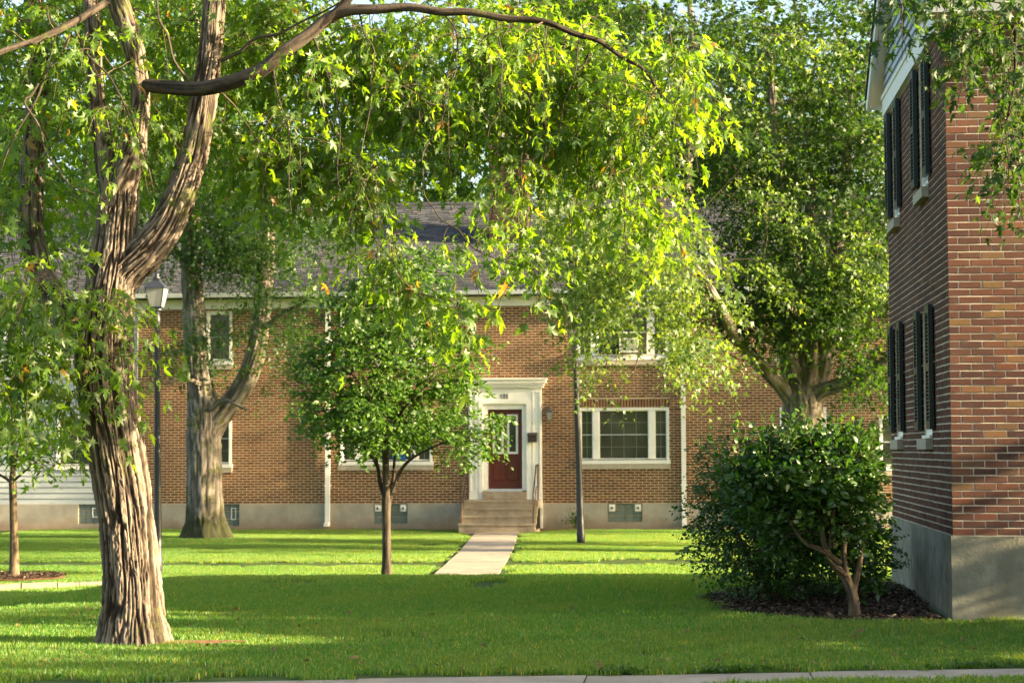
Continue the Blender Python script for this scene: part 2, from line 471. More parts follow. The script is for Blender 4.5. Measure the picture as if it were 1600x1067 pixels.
def lantern_glass():
    m, nt, out = new_mat('lantern_glass')
    c = (0.5, 0.5, 0.45)
    d = nd(nt, 'ShaderNodeBsdfDiffuse'); d.inputs[0].default_value = (*c, 1)
    t = nd(nt, 'ShaderNodeBsdfTranslucent'); t.inputs[0].default_value = (*c, 1)
    mx = nd(nt, 'ShaderNodeMixShader'); mx.inputs[0].default_value = 0.5
    g = nd(nt, 'ShaderNodeBsdfGlossy'); g.inputs['Roughness'].default_value = 0.15
    m2 = nd(nt, 'ShaderNodeMixShader'); m2.inputs[0].default_value = 0.1
    nt.links.new(d.outputs[0], mx.inputs[1]); nt.links.new(t.outputs[0], mx.inputs[2])
    nt.links.new(mx.outputs[0], m2.inputs[1]); nt.links.new(g.outputs[0], m2.inputs[2]); nt.links.new(m2.outputs[0], out.inputs[0])
    return m
M['lantern_glass'] = lantern_glass()
def shingle_mat():
    m, nt, out = new_mat('shingle')
    c = ramp(nt, attr(nt), [(0, (0.042, 0.044, 0.05)), (0.5, (0.072, 0.074, 0.08)), (0.9, (0.105, 0.10, 0.10)), (1, (0.16, 0.12, 0.09))])
    princ(nt, out, c, 0.92, 0.15, 0, bump(nt, noise(nt, 90, 4, 0.7, coord='World'), 0.5, 0.004)); return m
M['shingle'] = shingle_mat()

# ==================================================================== GROUND
YF = 48.8                                   # plane of the far facade
ZG = -0.51                                  # ground at the far facade
near_c = PZ(1490.5, 900, 17.05)
NX, NY0, NY1 = near_c.x, near_c.y, near_c.y + 5.0      # near house: left wall x, front y, back y

def ground():
    xs = np.concatenate([[-900, -300, -120, -60, -35], np.arange(-22, 16.01, 0.35), [25, 45, 90, 300, 900]])
    ys = np.concatenate([[-300, -80, -20, 0, 5], np.arange(8, 52.01, 0.35), [58, 66, 80, 110, 200, 500, 1500]])
    X, Y = np.meshgrid(xs, ys)
    Z = zt(X, Y)
    # the mulch bed and the paths lie a little lower than the lawn around them
    v = np.stack([X, Y, Z - 0.02], -1).reshape(-1, 3)
    nx = len(xs); i = np.arange(len(ys) - 1)[:, None] * nx; k = np.arange(nx - 1)[None, :]
    f = np.stack([i + k, i + k + 1, i + nx + k + 1, i + nx + k], -1).reshape(-1, 4)
    o = link('ground', np_mesh('ground', v, f, 4, smooth=True), M['ground'])
    tag(o, 'grassy ground of the lawn running under everything', None, None, 'structure')
ground()

# paths: strips following the terrain, cut into slabs
def strip(name, left, right, lift, mat, label, slab=1.5, gap=0.012, thick=0.10):
    """left/right: lists of (x,y) along both edges; each slab is a piece of its own"""
    L = catmull([(x, y, 0) for x, y in left], 0.15); Rr = catmull([(x, y, 0) for x, y in right], 0.15)
    n = 400
    def res(a):
        s = np.concatenate([[0], np.cumsum(np.linalg.norm(np.diff(a, axis=0), axis=1))])
        t = np.linspace(0, s[-1], n)
        return np.stack([np.interp(t, s, a[:, 0]), np.interp(t, s, a[:, 1])], -1), s[-1]
    L, len_ = res(L); Rr, _ = res(Rr)
    root = empty(name, (float(L[0, 0]), float(L[0, 1]), ztf(L[0, 0], L[0, 1])))
    tag(root, label, None, None, 'structure')
    cnt = max(1, int(round(len_ / slab)))
    for c in range(cnt):
        t0 = c / cnt + gap / len_ / 2; t1 = (c + 1) / cnt - gap / len_ / 2
        m = 4
        vs, fs = [], []
        dz = random.uniform(-0.006, 0.006)
        for q in range(m + 1):
            t = (t0 + (t1 - t0) * q / m) * (n - 1)
            i = min(int(t), n - 2); u = t - i
            a = L[i] * (1 - u) + L[i + 1] * u; b = Rr[i] * (1 - u) + Rr[i + 1] * u
            za, zb = ztf(*a) + lift + dz, ztf(*b) + lift + dz
            vs += [(a[0], a[1], za), (b[0], b[1], zb), (b[0], b[1], zb - thick), (a[0], a[1], za - thick)]
        for q in range(m):
            o = q * 4
            fs += [(o, o + 1, o + 5, o + 4), (o + 1, o + 2, o + 6, o + 5), (o + 3, o, o + 4, o + 7)]
        fs += [(0, 3, 2, 1), (m * 4, m * 4 + 1, m * 4 + 2, m * 4 + 3)]
        MB().add(vs, fs).build('slab', mat, root)
    return root
xs_ = [-13, -9, -5, -1, 3, 7]
strip('sidewalk', [(x, float(walk_far(x)) - WALK_W) for x in xs_], [(x, float(walk_far(x))) for x in xs_], -0.01, M['walk'],
      'pale concrete sidewalk along the bottom edge of the photo', 1.6)
# front walk from the stoop
w0, w1 = P(776, 832, 47.2), P(727, 893, 31.2)
wd = Vector((w1.x - w0.x, w1.y - w0.y)); wnrm = Vector((-wd.y, wd.x)).normalized() * 0.54
WALK_PTS = [(w0.x, w0.y), ((w0.x + w1.x) / 2 + 0.05, (w0.y + w1.y) / 2), (w1.x, w1.y), (w1.x + wd.x * 0.02, w1.y + wd.y * 0.02)]
strip('front_walk', [(x + wnrm.x, y + wnrm.y) for x, y in WALK_PTS], [(x - wnrm.x, y - wnrm.y) for x, y in WALK_PTS], 0.0, M['walk'],
      'concrete front walk leading to the steps of the red door', 1.5)
def cross_y(x): return 34.0 + 0.05 * x
strip('cross_walk', [(x, cross_y(x)) for x in (-16, -8, 0, 6, 12)], [(x, cross_y(x) + 1.1) for x in (-16, -8, 0, 6, 12)], -0.035, M['walk'],
      'narrow pale path crossing the lawn in front of the brick house', 1.5)
ka, kb = P(0, 921, 27.0), P(165, 911, 28.6)
kdx, kdy = kb.x - ka.x, kb.y - ka.y
def kp(t, off):
    n_ = math.hypot(kdx, kdy)
    return (ka.x + kdx * t - kdy / n_ * off, ka.y + kdy * t + kdx / n_ * off)
strip('garden_path', [kp(-2, -0.6), kp(-0.5, -0.6), kp(0.6, -0.6), kp(1.25, -0.6)], [kp(-2, 0), kp(-0.5, 0), kp(0.6, 0), kp(1.25, 0)], -0.03, M['walk'],
      'pale path with a low kerb at the left edge behind the maple trunk', 1.4)

def kerb():
    root = empty('kerb', (ka.x, ka.y, ztf(ka.x, ka.y)))
    tag(root, 'low kerb of worn stone blocks edging the lawn by the left sapling', 'kerb')
    t = -1.2
    ln = math.hypot(kdx, kdy)
    while t < 1.1:
        l = random.uniform(0.35, 0.75) / ln
        a, b, c, d = kp(t, 0.02), kp(t + l - 0.02 / ln, 0.02), kp(t + l - 0.02 / ln, 0.15), kp(t, 0.15)
        h = random.uniform(0.045, 0.08)
        vs = []
        for (x, y) in (a, b, c, d):
            z = ztf(x, y)
            vs.append((x, y, z - 0.06))
        for (x, y) in (a, b, c, d):
            z = ztf(x, y)
            vs.append((x + random.uniform(-0.01, 0.01), y + random.uniform(-0.01, 0.01), z + h + random.uniform(-0.01, 0.01)))
        MB().add(vs, [(0, 3, 2, 1), (4, 5, 6, 7), (0, 1, 5, 4), (1, 2, 6, 5), (2, 3, 7, 6), (3, 0, 4, 7)]).build('stone_block', M['kerb'], root)
        t += l
kerb()

# mulch bed under the shrubs, mulch ring of the sapling, bare earth at the maple
BED = [P(1085, 912, 19.6), P(1180, 906, 21.3), P(1400, 900, 21.8), P(1418, 905, 21.0), P(1470, 966, 17.3), P(1330, 968, 17.0), P(1230, 962, 17.3), P(1130, 940, 18.0)]
BEDXY = [(p.x, p.y) for p in BED]
def in_poly(x, y, poly):
    x = np.asarray(x); y = np.asarray(y); ins = np.zeros(x.shape, bool)
    n = len(poly)
    for i in range(n):
        x0, y0 = poly[i]; x1, y1 = poly[(i + 1) % n]
        c = ((y0 > y) != (y1 > y)) & (x < (x1 - x0) * (y - y0) / (y1 - y0 + 1e-12) + x0)
        ins ^= c
    return ins
maple_base = P(206, 1003, 15.05)
sap_base = P(22, 889, 30.0)

def chips(name, cx, cy, fn_in, ext, n, mat, label, cat, size=(0.02, 0.06), lift=0.0):
    """loose chips lying over a patch of earth"""
    xs = RNG.uniform(cx - ext, cx + ext, n * 3); ys = RNG.uniform(cy - ext, cy + ext, n * 3)
    k = fn_in(xs, ys); xs, ys = xs[k][:n], ys[k][:n]
    m = len(xs)
    z = zt(xs, ys) + lift + RNG.uniform(0.0, 0.03, m)
    a = RNG.uniform(0, 2 * math.pi, m); l = RNG.uniform(size[0], size[1], m); w = l * RNG.uniform(0.25, 0.6, m)
    tl = RNG.normal(0, 0.35, (m, 2))
    ca, sa = np.cos(a), np.sin(a)
    corners = []
    for (u, v) in ((-1, -1), (1, -1), (1, 1), (-1, 1)):
        dx = u * l / 2 * ca - v * w / 2 * sa; dy = u * l / 2 * sa + v * w / 2 * ca
        corners.append(np.stack([xs + dx, ys + dy, z + (u * l / 2) * tl[:, 0] + (v * w / 2) * tl[:, 1]], -1))
    v = np.stack(corners, 1).reshape(-1, 3)
    f = np.arange(4 * m).reshape(-1, 4)
    t = np.repeat(RNG.uniform(0, 1, m), 4)
    o = link(name, np_mesh(name, v, f, 4, t), mat)
    tag(o, label, cat, None, 'stuff')
    return o
def patch(name, poly, lift, mat, label):
    cx = sum(p[0] for p in poly) / len(poly); cy = sum(p[1] for p in poly) / len(poly)
    vs = [(cx, cy, ztf(cx, cy) + lift)]; fs = []
    n = len(poly)
    for rr in (0.5, 1.0):
        for x, y in poly:
            X, Y = cx + (x - cx) * rr, cy + (y - cy) * rr
            vs.append((X, Y, ztf(X, Y) + lift * (1 if rr < 1 else 0.4)))
    for i in range(n):
        j = (i + 1) % n
        fs += [(0, 1 + i, 1 + j), (1 + i, 1 + n + i, 1 + n + j, 1 + j)]
    o = MB().add(vs, fs).build(name, mat)
    tag(o, label, None, None, 'structure')
patch('mulch_bed', BEDXY, 0.006, M['soil'], 'dark mulch bed under the two shrubs beside the near house')
bcx = sum(p[0] for p in BEDXY) / len(BEDXY); bcy = sum(p[1] for p in BEDXY) / len(BEDXY)
chips('mulch_chips', bcx, bcy, lambda x, y: in_poly(x, y, BEDXY), 3.2, 9000, M['mulch'], 'dark bark chips and litter covering the shrub bed', 'mulch', lift=0.01)
def ring(c, r, n=16, sq=1.0):
    return [(c.x + r * math.cos(2 * math.pi * k / n) * (1 + 0.12 * math.sin(3.1 * k)), c.y + sq * r * math.sin(2 * math.pi * k / n) * (1 + 0.12 * math.cos(2.3 * k))) for k in range(n)]
SAPR = ring(sap_base, 0.85)
patch('mulch_ring', SAPR, 0.06, M['red_soil'], 'reddish mulch ring round the thin sapling at the left edge')
chips('sapling_mulch', sap_base.x, sap_base.y, lambda x, y: in_poly(x, y, SAPR), 1.0, 2500, M['mulch'], 'brown wood chips heaped round the sapling at the left edge', 'mulch', lift=0.05)
mpx = P(285, 1003, 15.0)
DIRT = [(mpx.x + 0.50 * math.cos(a) * (1 + 0.25 * math.sin(3 * a)), mpx.y + 0.16 * math.sin(a) * (1 + 0.25 * math.cos(2 * a))) for a in [k * 2 * math.pi / 14 for k in range(14)]]
patch('bare_earth', DIRT, 0.012, M['red_soil'], 'patch of bare reddish earth at the foot of the large maple')

# ------------------------------------------------------------------ grass: blades standing in the lawn
def grass_patch(seed, n=420, half=0.19, h=(0.022, 0.052)):
    rg = np.random.default_rng(seed)
    x = rg.uniform(-half, half, n); y = rg.uniform(-half, half, n)
    a = rg.uniform(0, 2 * math.pi, n); H = rg.uniform(h[0], h[1], n); W = rg.uniform(0.0022, 0.0045, n)
    lean = rg.uniform(0.1, 0.75, n) * H; la = rg.uniform(0, 2 * math.pi, n)
    bx, by = np.cos(a) * W, np.sin(a) * W
    lx, ly = np.cos(la) * lean, np.sin(la) * lean
    z0 = -0.02 * np.ones(n)
    v = np.stack([np.stack([x - bx, y - by, z0], -1), np.stack([x + bx, y + by, z0], -1),
                  np.stack([x + bx * 0.8 + lx * 0.35, y + by * 0.8 + ly * 0.35, H * 0.6], -1), np.stack([x - bx * 0.8 + lx * 0.35, y - by * 0.8 + ly * 0.35, H * 0.6], -1),
                  np.stack([x + lx, y + ly, H], -1)], 1).reshape(-1, 3)
    i = np.arange(n)[:, None] * 5
    f = np.concatenate([i + np.array([[0, 1, 2]]), i + np.array([[0, 2, 3]]), i + np.array([[3, 2, 4]])], 0)
    t = np.repeat(rg.uniform(0, 1, n), 5)
    me = np_mesh('grass_tuft', v, f, 3, t)
    me.materials.append(M['grass'])
    return bpy.data.objects.new('grass_tuft', me)

def dist_strip(x, y, pts, half):
    d = np.full(x.shape, 1e9)
    for (x0, y0), (x1, y1) in zip(pts[:-1], pts[1:]):
        dx, dy = x1 - x0, y1 - y0; L2 = dx * dx + dy * dy
        t = np.clip(((x - x0) * dx + (y - y0) * dy) / L2, 0, 1)
        d = np.minimum(d, np.hypot(x - x0 - t * dx, y - y0 - t * dy))
    return d < half
def lawn():
    sp = 0.27
    gx, gy = np.meshgrid(np.arange(-17, 13, sp), np.arange(9.5, 49.0, sp))
    x = gx.ravel() + RNG.uniform(-0.1, 0.1, gx.size); y = gy.ravel() + RNG.uniform(-0.1, 0.1, gx.size)
    wf = walk_far(x)
    keep = ~((y < wf + 0.15) & (y > wf - WALK_W - 0.16))
    keep &= ~dist_strip(x, y, WALK_PTS, 0.6 + 0.13)
    keep &= ~((y > cross_y(x) - 0.15) & (y < cross_y(x) + 1.25))
    keep &= ~dist_strip(x, y, [kp(-2, -0.25), kp(1.2, -0.25)], 0.30 + 0.2)
    keep &= ~in_poly(x, y, BEDXY)
    keep &= ~in_poly(x, y, ring(sap_base, 0.75))
    keep &= ~in_poly(x, y, DIRT)
    keep &= ~((x > NX - 0.06) & (y > NY0 - 0.1) & (y < NY1))
    keep &= ~(y > YF - 0.22)
    keep &= ~((x > P(728, 800, 47.0).x - 0.15) & (x < P(848, 800, 47.0).x + 0.15) & (y > 47.0))
    # only what the lens or a step beside it can see
    u = (x * math.cos(YAW) + y * math.sin(YAW)) / (y * math.cos(YAW) - x * math.sin(YAW))
    keep &= (np.abs(u) < 0.36)
    # some thin spots
    keep &= (vnoise(x * 0.9, y * 0.9, 0, 21) > 0.13)
    x, y = x[keep], y[keep]
    n = len(x)
    me = bpy.data.meshes.new('lawn_grass')
    v = np.stack([x, y, zt(x, y) - 0.012], -1).astype(np.float32)
    me.vertices.add(n); me.vertices.foreach_set('co', v.ravel())
    for nm, typ, val in (('rot', 'FLOAT', RNG.uniform(0, 6.283, n)), ('scl', 'FLOAT', (0.65 + 0.7 * vnoise(x * 0.55, y * 0.55, 0, 5)) * RNG.uniform(0.85, 1.15, n)), ('var', 'INT', RNG.integers(0, 3, n))):
        a = me.attributes.new(nm, typ, 'POINT')
        a.data.foreach_set('value', val.astype(np.int32 if typ == 'INT' else np.float32))
    me.materials.append(M['grass'])
    o = link('lawn_grass', me, None)
    tag(o, 'short mown green grass covering the lawn', 'grass', None, 'stuff')
    ng = bpy.data.node_groups.new('grass_scatter', 'GeometryNodeTree')
    ng.interface.new_socket('Geometry', in_out='INPUT', socket_type='NodeSocketGeometry')
    ng.interface.new_socket('Geometry', in_out='OUTPUT', socket_type='NodeSocketGeometry')
    gi = ng.nodes.new('NodeGroupInput'); go = ng.nodes.new('NodeGroupOutput'); jn = ng.nodes.new('GeometryNodeJoinGeometry')
    def named(nm, typ):
        a = ng.nodes.new('GeometryNodeInputNamedAttribute'); a.data_type = typ; a.inputs['Name'].default_value = nm
        return a.outputs['Attribute']
    rot, scl, var = named('rot', 'FLOAT'), named('scl', 'FLOAT'), named('var', 'INT')
    cx = ng.nodes.new('ShaderNodeCombineXYZ'); ng.links.new(rot, cx.inputs['Z'])
    cs = ng.nodes.new('ShaderNodeCombineXYZ'); cs.inputs['X'].default_value = 1.0; cs.inputs['Y'].default_value = 1.0; ng.links.new(scl, cs.inputs['Z'])
    for k in range(3):
        oi = ng.nodes.new('GeometryNodeObjectInfo'); oi.inputs['Object'].default_value = grass_patch(50 + k)
        cmp_ = ng.nodes.new('FunctionNodeCompare'); cmp_.data_type = 'INT'; cmp_.operation = 'EQUAL'
        ng.links.new(var, cmp_.inputs[2]); cmp_.inputs[3].default_value = k
        ip = ng.nodes.new('GeometryNodeInstanceOnPoints')
        ng.links.new(gi.outputs[0], ip.inputs['Points']); ng.links.new(cmp_.outputs[0], ip.inputs['Selection'])
        ng.links.new(oi.outputs['Geometry'], ip.inputs['Instance'])
        e2r = ng.nodes.new('FunctionNodeEulerToRotation'); ng.links.new(cx.outputs[0], e2r.inputs[0])
        ng.links.new(e2r.outputs[0], ip.inputs['Rotation']); ng.links.new(cs.outputs[0], ip.inputs['Scale'])
        ng.links.new(ip.outputs[0], jn.inputs[0])
    ng.links.new(jn.outputs[0], go.inputs[0])
    md = o.modifiers.new('scatter', 'NODES'); md.node_group = ng
lawn()

# ==================================================================== MASONRY TOOLS
CH, BL = 0.0677, 0.2032
def cut(segs, a, b):
    out = []
    for s, e in segs:
        if b <= s or a >= e: out.append((s, e)); continue
        if a > s: out.append((s, a))
        if b < e: out.append((b, e))
    return out
def lay_bricks(u0, u1, z0, z1, openings, joint=0.011, start_half=False):
    """running bond over a wall; returns list of (ua, ub, za, zb)"""
    out = []
    n = int(round((z1 - z0) / CH))
    for c in range(n):
        za, zb = z0 + c * CH + joint, z0 + (c + 1) * CH
        off = (0.5 if (c % 2) else 0.0) * BL
        segs = [(u0, u1)]
        zm = (za + zb) / 2
        for (a, b, oz0, oz1) in openings:
            if oz0 - 0.01 < zm < oz1 + 0.01: segs = cut(segs, a, b)
        for s, e in segs:
            k = math.floor((s - u0 + off) / BL)
            u = u0 - off + k * BL
            while u < e - 0.01:
                a, b = max(u, s), min(u + BL, e)
                if b - a > 0.035: out.append((a, b - joint, za, zb))
                u += BL
    return out
def brick_arrays(bricks, to3, proud=0.010):
    """joined bricks; to3(u, z, d) gives the point standing d out from the mortar"""
    n = len(bricks)
    b = np.array(bricks)
    jit = RNG.normal(0, 0.0012, (n, 4)); b = b + jit
    d = proud + np.abs(RNG.normal(0, 0.0008, n)); c = 0.003
    U = np.stack([b[:, 0], b[:, 1], b[:, 1], b[:, 0], b[:, 0] + c, b[:, 1] - c, b[:, 1] - c, b[:, 0] + c], 1)
    Zz = np.stack([b[:, 2], b[:, 2], b[:, 3], b[:, 3], b[:, 2] + c, b[:, 2] + c, b[:, 3] - c, b[:, 3] - c], 1)
    D = np.stack([-0.002 * np.ones(n)] * 4 + [d] * 4, 1)
    v = to3(U, Zz, D).reshape(-1, 3)
    i = np.arange(n)[:, None] * 8
    f = np.concatenate([i + np.array([[q]]).reshape(1, -1) for q in ([4, 5, 6, 7], [0, 1, 5, 4], [1, 2, 6, 5], [2, 3, 7, 6], [3, 0, 4, 7])], 0)
    t = np.repeat(np.clip(RNG.beta(2.2, 2.2, n), 0, 1), 8)
    return v, f, t
def wall_sheet(mb, to3, u0, u1, z0, z1, openings, depth):
    us = sorted({u0, u1, *[min(max(o[0], u0), u1) for o in openings], *[min(max(o[1], u0), u1) for o in openings]})
    zs = sorted({z0, z1, *[min(max(o[2], z0), z1) for o in openings], *[min(max(o[3], z0), z1) for o in openings]})
    for a, b in zip(us[:-1], us[1:]):
        for c, d in zip(zs[:-1], zs[1:]):
            um, zm = (a + b) / 2, (c + d) / 2
            if any(o[0] < um < o[1] and o[2] < zm < o[3] for o in openings): continue
            mb.add([to3(a, c, 0), to3(b, c, 0), to3(b, d, 0), to3(a, d, 0)], [(0, 1, 2, 3)])
    for (a, b, c, d) in openings:
        a, b, c, d = max(a, u0), min(b, u1), max(c, z0), min(d, z1)
        if a >= b or c >= d: continue
        for (p, q, r_, s_) in (((a, c), (a, d), 0, -depth), ((b, c), (b, d), 0, -depth), ((a, c), (b, c), 0, -depth), ((a, d), (b, d), 0, -depth)):
            mb.add([to3(*p, 0), to3(*q, 0), to3(*q, -depth), to3(*p, -depth)], [(0, 1, 2, 3)])

# ==================================================================== FAR HOUSE
def fx(px): return P(px, 700, YF).x
def fz(py, px=800): return P(px, py, YF).z
HX0, HX1 = fx(-330), fx(1640)
SIDX = fx(214)                                     # clapboard bay ends, brick begins
FZ1 = 0.145                                         # top of the foundation
EZ0, EZ1 = fz(478), fz(461)                         # frieze board under the eave
RIDGE_Y, RIDGE_Z = YF + 4.6, P(700, 318, YF + 4.6).z
EAVE_Y, EAVE_Z = YF - 0.32, fz(459)
house = empty('brick_apartment_house', (fx(790), YF, ZG))
tag(house, 'long two storey brown brick house with grey shingle roof and red door', 'house')
def f3(u, z, d):
    if isinstance(u, np.ndarray): return np.stack([u, YF - d, z], -1)
    return (u, YF - d, z)

WIN = {  # px rectangles of the openings: x0, x1, y top, y bottom
    'ul': (322, 362, 487, 570), 'll': (322, 362, 643, 731), 'cl': (532, 676, 641, 727), 'cu': (532, 676, 479.5, 565),
    'rl': (904, 1046, 637, 725), 'ru': (902, 1046, 479.5, 563), 'r2l': (1219, 1292, 636, 726), 'r2u': (1219, 1292, 487, 566),
    'r3l': (1374, 1446, 650, 735), 'sl': (88, 147, 650, 734), 'su': (70, 147, 487, 570), 'l0': (-120, -50, 650, 734)}
OPEN = {}
for k, (a, b, t, bt) in WIN.items():
    m = (a + b) / 2
    OPEN[k] = (fx(a), fx(b), fz(bt, m), fz(t, m))
DOOR = (fx(733), fx(847), fz(780), fz(603))
BASE_W = {'b1': (949, 1003, 785, 815), 'b2': (584, 637, 788, 818), 'b3': (350, 375, 792, 822), 'b4': (124, 168, 792, 818)}
BOPEN = {}
for k, (a, b, t, bt) in BASE_W.items():
    m = (a + b) / 2
    BOPEN[k] = (fx(a), fx(b), fz(bt, m), FZ1 + 0.001)

mb = MB()
ops = [OPEN[k] for k in OPEN if k not in ('sl', 'su', 'l0')] + [DOOR]
wall_sheet(mb, f3, SIDX, HX1, FZ1, EZ0 + 0.02, ops, 0.22)
mb.build('mortar_bed', M['mortar'], house)
mb = MB()
wall_sheet(mb, lambda u, z, d: f3(u, z, d + 0.045), HX0, HX1, ZG - 0.6, FZ1, list(BOPEN.values()), 0.2)
mb.add([(HX0, YF - 0.045, FZ1), (HX1, YF - 0.045, FZ1), (HX1, YF + 0.02, FZ1), (HX0, YF + 0.02, FZ1)], [(0, 1, 2, 3)])
mb.build('foundation', M['foundation'], house)
# body behind the sheet so that no light leaks through and the back looks like a house
MB().box(HX0, HX1, YF + 0.3, YF + 9.2, ZG - 0.6, EZ1).build('core_wall', M['foundation'], house)

# soldier lintels
soldier = []
for k in ('rl', 'cl'):
    o = OPEN[k]
    soldier.append((o[0] - 0.02, o[1] + 0.02, o[3], o[3] + 0.235))
br = lay_bricks(SIDX + 0.01, HX1, FZ1, EZ0 + 0.01, ops + soldier, 0.015)
dc = np.array([fx(860), 1.2])
br.sort(key=lambda q: (((q[0] + q[1]) / 2 - fx(880)) ** 2 * 0.35 + ((q[2] + q[3]) / 2 - 1.1) ** 2))
single, mass = br[:255], br[255:]
o3 = origin_of(house)
v, f, t = brick_arrays(mass, f3, 0.0022)
link('brickwork', np_mesh('brickwork', v - np.array(o3), f, 4, t), M['brick_far'], house, 'stuff')
# single bricks share a few meshes
def brick_mesh(name, l, h, d, seed, axis='y'):
    rg = random.Random(seed); c = 0.003
    j = lambda s=0.0024: rg.uniform(-s, s)
    P0 = [(-l / 2 + j(), -h / 2 + j()), (l / 2 + j(), -h / 2 + j()), (l / 2 + j(), h / 2 + j()), (-l / 2 + j(), h / 2 + j())]
    P1 = [(u * (1 - 2 * c / l), z * (1 - 2 * c / h)) for u, z in P0]
    if axis == 'y':
        vs = [(u, 0.004, z) for u, z in P0] + [(u, -d * 0.75 + j(0.001), z) for u, z in P0] + [(u, -d + j(0.0012), z) for u, z in P1]
    fs = []
    for a in (0, 4):
        for i in range(4):
            k = (i + 1) % 4
            fs.append((a + i, a + k, a + k + 4, a + i + 4))
    fs.append((8, 9, 10, 11))
    me = bpy.data.meshes.new(name); me.from_pydata(vs, [], fs); me.update()
    return me
BM = {}
def put_brick(q, y, parent, mat, proud, lib, name='brick'):
    l, h = q[1] - q[0], q[3] - q[2]
    key = (lib, round(l, 2), round(h, 2), random.randrange(4))
    if key not in BM:
        BM[key] = brick_mesh('brick', key[1], key[2], proud, random.randrange(10 ** 6)); BM[key].materials.append(mat)
    o = bpy.data.objects.new(name, BM[key]); COL.objects.link(o); o.parent = parent
    oo = origin_of(parent)
    o.location = ((q[0] + q[1]) / 2 - oo.x, y - oo.y + random.uniform(-0.001, 0.001), (q[2] + q[3]) / 2 - oo.z)
    o.scale = (l / key[1], 1, h / key[2])
    return o
for q in single: put_brick(q, YF, house, M['brick_far_one'], 0.0022, 'far')
for (a, b, c, d) in soldier:
    n = int((b - a) / 0.0765); w = (b - a) / n
    for k in range(n):
        put_brick((a + k * w + 0.006, a + (k + 1) * w - 0.006, c + 0.02, d - 0.008), YF, house, M['brick_far_one'], 0.0022, 'far')

# windows
def far_window(o, sashes, sill_white=True, mid=True, cols=None, px=None, ledge=True):
    x0, x1, z0, z1 = o
    zb = z0 + 0.13                                 # bottom rail and sub-sill of painted wood
    w = MB().frame(x0 + 0.004, x1 - 0.004, z0 + 0.004, z1 - 0.004, 0.06, YF - 0.03, YF + 0.09)
    w.box(x0 - 0.03, x1 + 0.03, YF - 0.075, YF + 0.06, z0 + 0.008, z0 + 0.105)
    win = w.build('window', M['white'], house)
    x0 += 0.064; x1 -= 0.064; zt_ = z1 - 0.064
    W = x1 - x0
    for i, (a, b, ncol) in enumerate(sashes):
        xa, xb = x0 + a * W, x0 + b * W
        if i: MB().box(x0 + sashes[i - 1][1] * W, xa, YF - 0.02, YF + 0.085, zb, zt_).build('mullion', M['white'], win)
        MB().box(xa, xb, YF + 0.055, YF + 0.065, zb, zt_).build('pane', M['glass'], win)
        s = MB().frame(xa + 0.001, xb - 0.001, zb + 0.001, zt_ - 0.001, 0.022, YF + 0.02, YF + 0.054)
        s.build('sash', M['white'], win)
        MB().box(xa + 0.024, xb - 0.024, YF + 0.026, YF + 0.053, (zb + zt_) / 2 - 0.014, (zb + zt_) / 2 + 0.014).build('meeting_rail', M['muntin'] if not mid else M['siding'], win)
        for q in (0.25, 0.75):
            z = zb + (zt_ - zb) * q
            MB().box(xa + 0.024, xb - 0.024, YF + 0.045, YF + 0.0535, z - 0.008, z + 0.008).build('muntin', M['muntin'], win)
        for q in range(1, ncol):
            x = xa + (xb - xa) * q / ncol
            MB().box(x - 0.007, x + 0.007, YF + 0.046, YF + 0.0545, zb + 0.024, (zb + zt_) / 2 - 0.016).build('muntin', M['muntin'], win)
            MB().box(x - 0.007, x + 0.007, YF + 0.046, YF + 0.0545, (zb + zt_) / 2 + 0.016, zt_ - 0.024).build('muntin', M['muntin'], win)
    if ledge:
        MB().box(o[0] - 0.06, o[1] + 0.02, YF - 0.06, YF + 0.02, z0 - 0.125, z0 + 0.002).build('stone_sill', M['stone_sill'], win)
    return win
TRI = [(0.0, 0.14, 2), (0.21, 0.79, 4), (0.86, 1.0, 2)]
for k in ('rl', 'ru', 'cl', 'cu'): far_window(OPEN[k], TRI)
for k in ('ul', 'll', 'r2l', 'r2u', 'r3l'): far_window(OPEN[k], [(0, 1, 2)])

# clapboard bay at the left
sops = [OPEN['sl'], OPEN['su'], OPEN['l0']]
EXPO = 0.15
nz = int((EZ0 + 0.02 - FZ1) / EXPO) + 1
for i in range(nz):
    z = FZ1 + i * EXPO; ztop = min(z + EXPO, EZ0 + 0.02)
    segs = [(HX0, SIDX - 0.006)]
    for (a, b, c, d) in sops:
        if c < (z + ztop) / 2 < d: segs = cut(segs, a, b)
    mb = MB()
    for s, e in segs:
        mb.add([(s, YF - 0.035, z), (e, YF - 0.035, z), (e, YF - 0.012, ztop), (s, YF - 0.012, ztop), (s, YF + 0.03, z), (e, YF + 0.03, z), (e, YF + 0.03, ztop), (s, YF + 0.03, ztop)],
               [(0, 1, 2, 3), (4, 5, 1, 0), (0, 3, 7, 4), (1, 5, 6, 2)])
    mb.build('clapboard', M['siding'], house)
MB().box(SIDX - 0.006, SIDX + 0.012, YF - 0.04, YF + 0.02, FZ1, EZ0).build('corner_board', M['siding'], house)
for k in ('sl', 'su', 'l0'): far_window(OPEN[k], [(0, 1, 2)], ledge=False)

